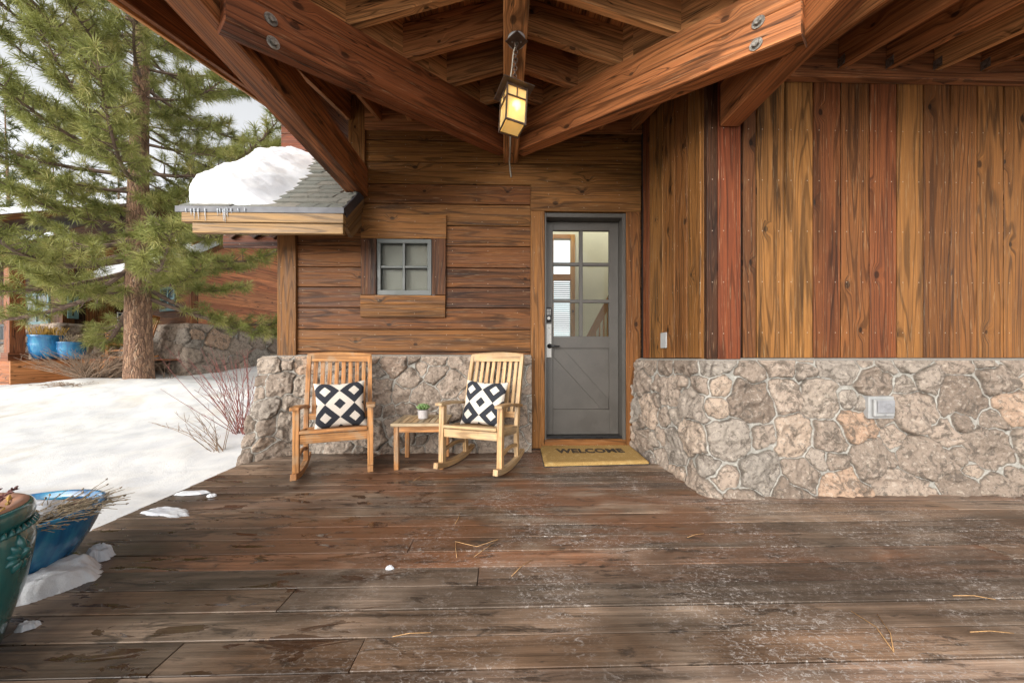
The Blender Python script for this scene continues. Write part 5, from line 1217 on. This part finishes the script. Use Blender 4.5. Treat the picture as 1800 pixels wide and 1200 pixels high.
def pine(name, label, base, H, z0, R0, nbr, spread, ntuft, nneed, nl, nw, mats, rad, group=None, seed=0, droop=.12, lean=0.):
    rs = np.random.RandomState(seed); t = thing(name, label, 'tree', base, 0, group); rnd_ = random.Random(seed)
    m_ = MB(); npt = 40; tr = []
    for i in range(npt):
        f = i/(npt-1); z = f*H; tr.append((.10*math.sin(f*5+seed)*f+lean*z, .08*math.sin(f*4+1+seed)*f, z-.25))
    rads = [rad*(1-.93*i/(npt-1))*(1+.30*math.exp(-i/(npt-1)*H/.28)) for i in range(npt)]
    m_.tube(tr, rads, 20 if rad > .2 else 9); 
    o = m_.build('trunk', M['bark'], None, smooth=True); o.parent = t
    bm_ = MB(); tp_, td_ = [], []
    for k in range(nbr):
        f = (k+.5)/nbr; z = z0+(H*.985-z0)*f; az = k*2.39996+rs.uniform(-.5, .5); L = spread*(1-f)**.72*rs.uniform(.62, 1.12)*(.42 if (k % 3 == 2 and rad > .2) else 1.)+.25
        c = np.array([np.interp(z, [p[2] for p in tr], [p[i] for p in tr]) for i in (0, 1)]); el = .05-.30*(1-f)+.65*f+rs.uniform(-.12, .12)
        pts = []; n = 9; az2 = rs.uniform(-.35, .35)
        for i in range(n):
            s = i/(n-1); a = az+az2*s; x = L*s; zz = z+math.tan(el)*x-droop*L*math.sin(s*math.pi)*.9*(1-f)+.16*L*s**3
            pts.append(Vector((c[0]+math.cos(a)*x, c[1]+math.sin(a)*x, zz)))
        r0 = max(.011, .0135*L); bm_.tube(pts, [r0*(1-.8*i/(n-1)) for i in range(n)], 6, cap=False)
        nt_ = max(3, int(ntuft*L/spread))
        for j in range(nt_):
            s = .13+.87*((j+rs.rand())/nt_)**.8; i = min(n-2, int(s*(n-1))); q = pts[i].lerp(pts[i+1], s*(n-1)-i); d = (pts[i+1]-pts[i]).normalized()
            lat = Vector((-d.y, d.x, 0)).normalized()*(1 if j % 2 else -1); tl_ = rs.uniform(.15, .42)*(1.15-s*.55)*(.55+.2*L)
            dd = (d*rs.uniform(.4, 1.)+lat*rs.uniform(.3, 1.1)+Vector((0, 0, rs.uniform(-.25, .55)))).normalized()
            if j == nt_-1: dd = (d+Vector((0, 0, .3))).normalized(); q = pts[-1]; tl_ = .1
            mid = q+dd*tl_*.6; e = mid+(dd+Vector((0, 0, .45))).normalized()*tl_*.5
            bm_.tube([q, mid, e], [r0*.28+.003, .006, .004], 4, cap=False); tp_.append(e); td_.append((e-mid).normalized())
            if rs.rand() < .75: 
                dd2 = (dd+Vector(rs.uniform(-.7, .7, 3))).normalized(); e2 = q.lerp(mid, .8)+dd2*tl_*.45; bm_.tube([q.lerp(mid, .8), e2], [.005, .004], 4, cap=False); tp_.append(e2); td_.append(dd2)
    o = bm_.build('branches', M['limb'], None); o.parent = t
    TP = np.array([tuple(p) for p in tp_]); TD = np.array([tuple(p) for p in td_]); n = len(TP)
    base_ = np.repeat(TP, nneed, 0)-np.repeat(TD, nneed, 0)*(rs.rand(n*nneed, 1)*nl*.75); dv = rs.normal(size=(n*nneed, 3)); dv /= np.linalg.norm(dv, axis=1)[:, None]
    dr = np.repeat(TD, nneed, 0)*.55+dv*.9; dr /= np.linalg.norm(dr, axis=1)[:, None]; ln_ = nl*rs.uniform(.7, 1.1, (n*nneed, 1))
    sv = np.cross(dr, rs.normal(size=dr.shape)); sv /= np.linalg.norm(sv, axis=1)[:, None]
    mid = base_+dr*ln_*.55; tip = base_+dr*ln_-np.array([0, 0, 1.])*ln_*.10
    V = np.stack([base_-sv*nw*.35, base_+sv*nw*.35, mid+sv*nw*.5, tip, mid-sv*nw*.5], 1).reshape(-1, 3); m0 = np.arange(n*nneed)*5
    Fq = np.concatenate([np.stack([m0, m0+1, m0+2, m0+4], 1)]); Ft = np.stack([m0+4, m0+2, m0+3, m0+3], 1)
    tr_ = np.repeat(np.clip(rs.normal(.5, .22, n), 0, 1), nneed); cc = np.stack([tr_, rs.rand(n*nneed), rs.rand(n*nneed)], 1); cc = np.repeat(cc, 5, 0)
    tri = np.concatenate([np.stack([m0, m0+1, m0+2], 1), np.stack([m0, m0+2, m0+4], 1), np.stack([m0+4, m0+2, m0+3], 1)])
    o = npmesh('crown', V, tri, mats, None, cc, smooth=False); o.parent = t
    return t
PB = P(245, 684, 7.4); pz = float(snow_z(np.array(PB.x), np.array(PB.y)))
pine('pine_tree', 'large ponderosa pine with reddish bark standing in the snow by the deck', (PB.x, PB.y, PB.z), 13.5, 1.95, .3, 150, 3.7, 50, 52, .185, .0075, M['needles'], .235, seed=4)
FG = 'pines beyond the neighbouring cabin'
for i, (px, Y, H, sp_, z0, lab) in enumerate(((455, 17., 9.5, 2.0, .6, 'yellow-green pine beyond the snowy little roof, nearest the porch beam'), (400, 23, 11., 2.4, .8, 'yellow-green pine farther back, left of the snowy little roof'), (330, 27, 15., 3., 1., 'tall distant pine straight behind the big pine trunk'), (205, 24, 15, 3.0, 1., 'tall distant pine left of the big pine trunk'), (95, 22, 13, 2.8, 1., 'distant pine above the neighbouring porch roof'), (15, 20, 15, 3.0, 1., 'distant pine at the left edge of the view'), (490, 30, 12, 2.6, 1., 'pale distant pine half covered by the porch beam'))):
    c = P(px, 600, Y); pine('background_pine', lab, (c.x, Y, 1.2), H, z0, .2, 54, sp_, 14, 26, .30, .030, M['needles_far'], .16, FG, seed=20+i, droop=.1)
def shrub(name, label, base, n, h, sx, sy, mat, seed, lean=(0, 0), thick=.005, rough=.3, twigs=3):
    rnd_ = random.Random(seed); t = thing(name, label, 'shrub', base); m_ = MB()
    for i in range(n):
        s0 = Vector((rnd_.uniform(-.5, .5)*sx*.35, rnd_.uniform(-.5, .5)*sy*.35, -.05)); d = Vector((lean[0]+rnd_.uniform(-1, 1)*sx, lean[1]+rnd_.uniform(-1, 1)*sy, h*rnd_.uniform(.55, 1.1)))
        wb = Vector((rnd_.uniform(-1, 1), rnd_.uniform(-1, 1), 0))*rough*.2; pts = [s0+d*f+wb*math.sin(f*3.1)-Vector((0, 0, .10*f*f)) for f in (0, .25, .5, .75, 1.)]
        m_.tube(pts, [thick, thick*.9, thick*.75, thick*.6, thick*.35], 5, cap=False)
        for k in range(twigs):
            f = rnd_.uniform(.3, .95); q = s0+d*f+wb*math.sin(f*3.1)-Vector((0, 0, .10*f*f)); e = q+(d.normalized()*.7+Vector((rnd_.uniform(-1, 1), rnd_.uniform(-1, 1), rnd_.uniform(-.2, .6)))*.6)*rnd_.uniform(.1, .3)*h*.9
            m_.tube([q, q.lerp(e, .5)+Vector((rnd_.uniform(-.02, .02), 0, .015)), e], [thick*.55, thick*.45, thick*.25], 4, cap=False)
    o = m_.build('stems', mat, None, smooth=True); o.parent = t; return t
def ground(px, Y): x = P(px, 700, Y).x; return (x, Y, float(snow_z(np.array(x), np.array(Y))))
shrub('dogwood_shrub', 'bare red-twigged dogwood shrub in the snow by the stone corner', ground(432, 4.7), 38, 1.2, .62, .4, M['twig_red'], 3, (-.16, 0), .0045)
shrub('bare_shrub', 'thin dark bare twigs arching out of the snow beside the deck edge', ground(385, 4.1), 13, .62, .45, .2, M['twig'], 5, (-.30, 0), .0045)
shrub('bare_shrub', 'low tan tangle of bare twigs in front of the neighbouring porch', ground(165, 7.5), 190, .72, 1.25, .45, M['twig'], 6, (.1, 0), .006, .6, 4)
shrub('bare_shrub', 'few bare stems right of the big pine trunk', ground(292, 8.6), 8, .55, .4, .2, M['twig'], 8, (.1, 0), .006)
shrub('bare_shrub', 'flattened dark twigs half buried in snow left of the pine trunk', ground(135, 6.9), 40, .16, .55, .3, M['twig'], 9, (0, 0), .006, .6, 3)
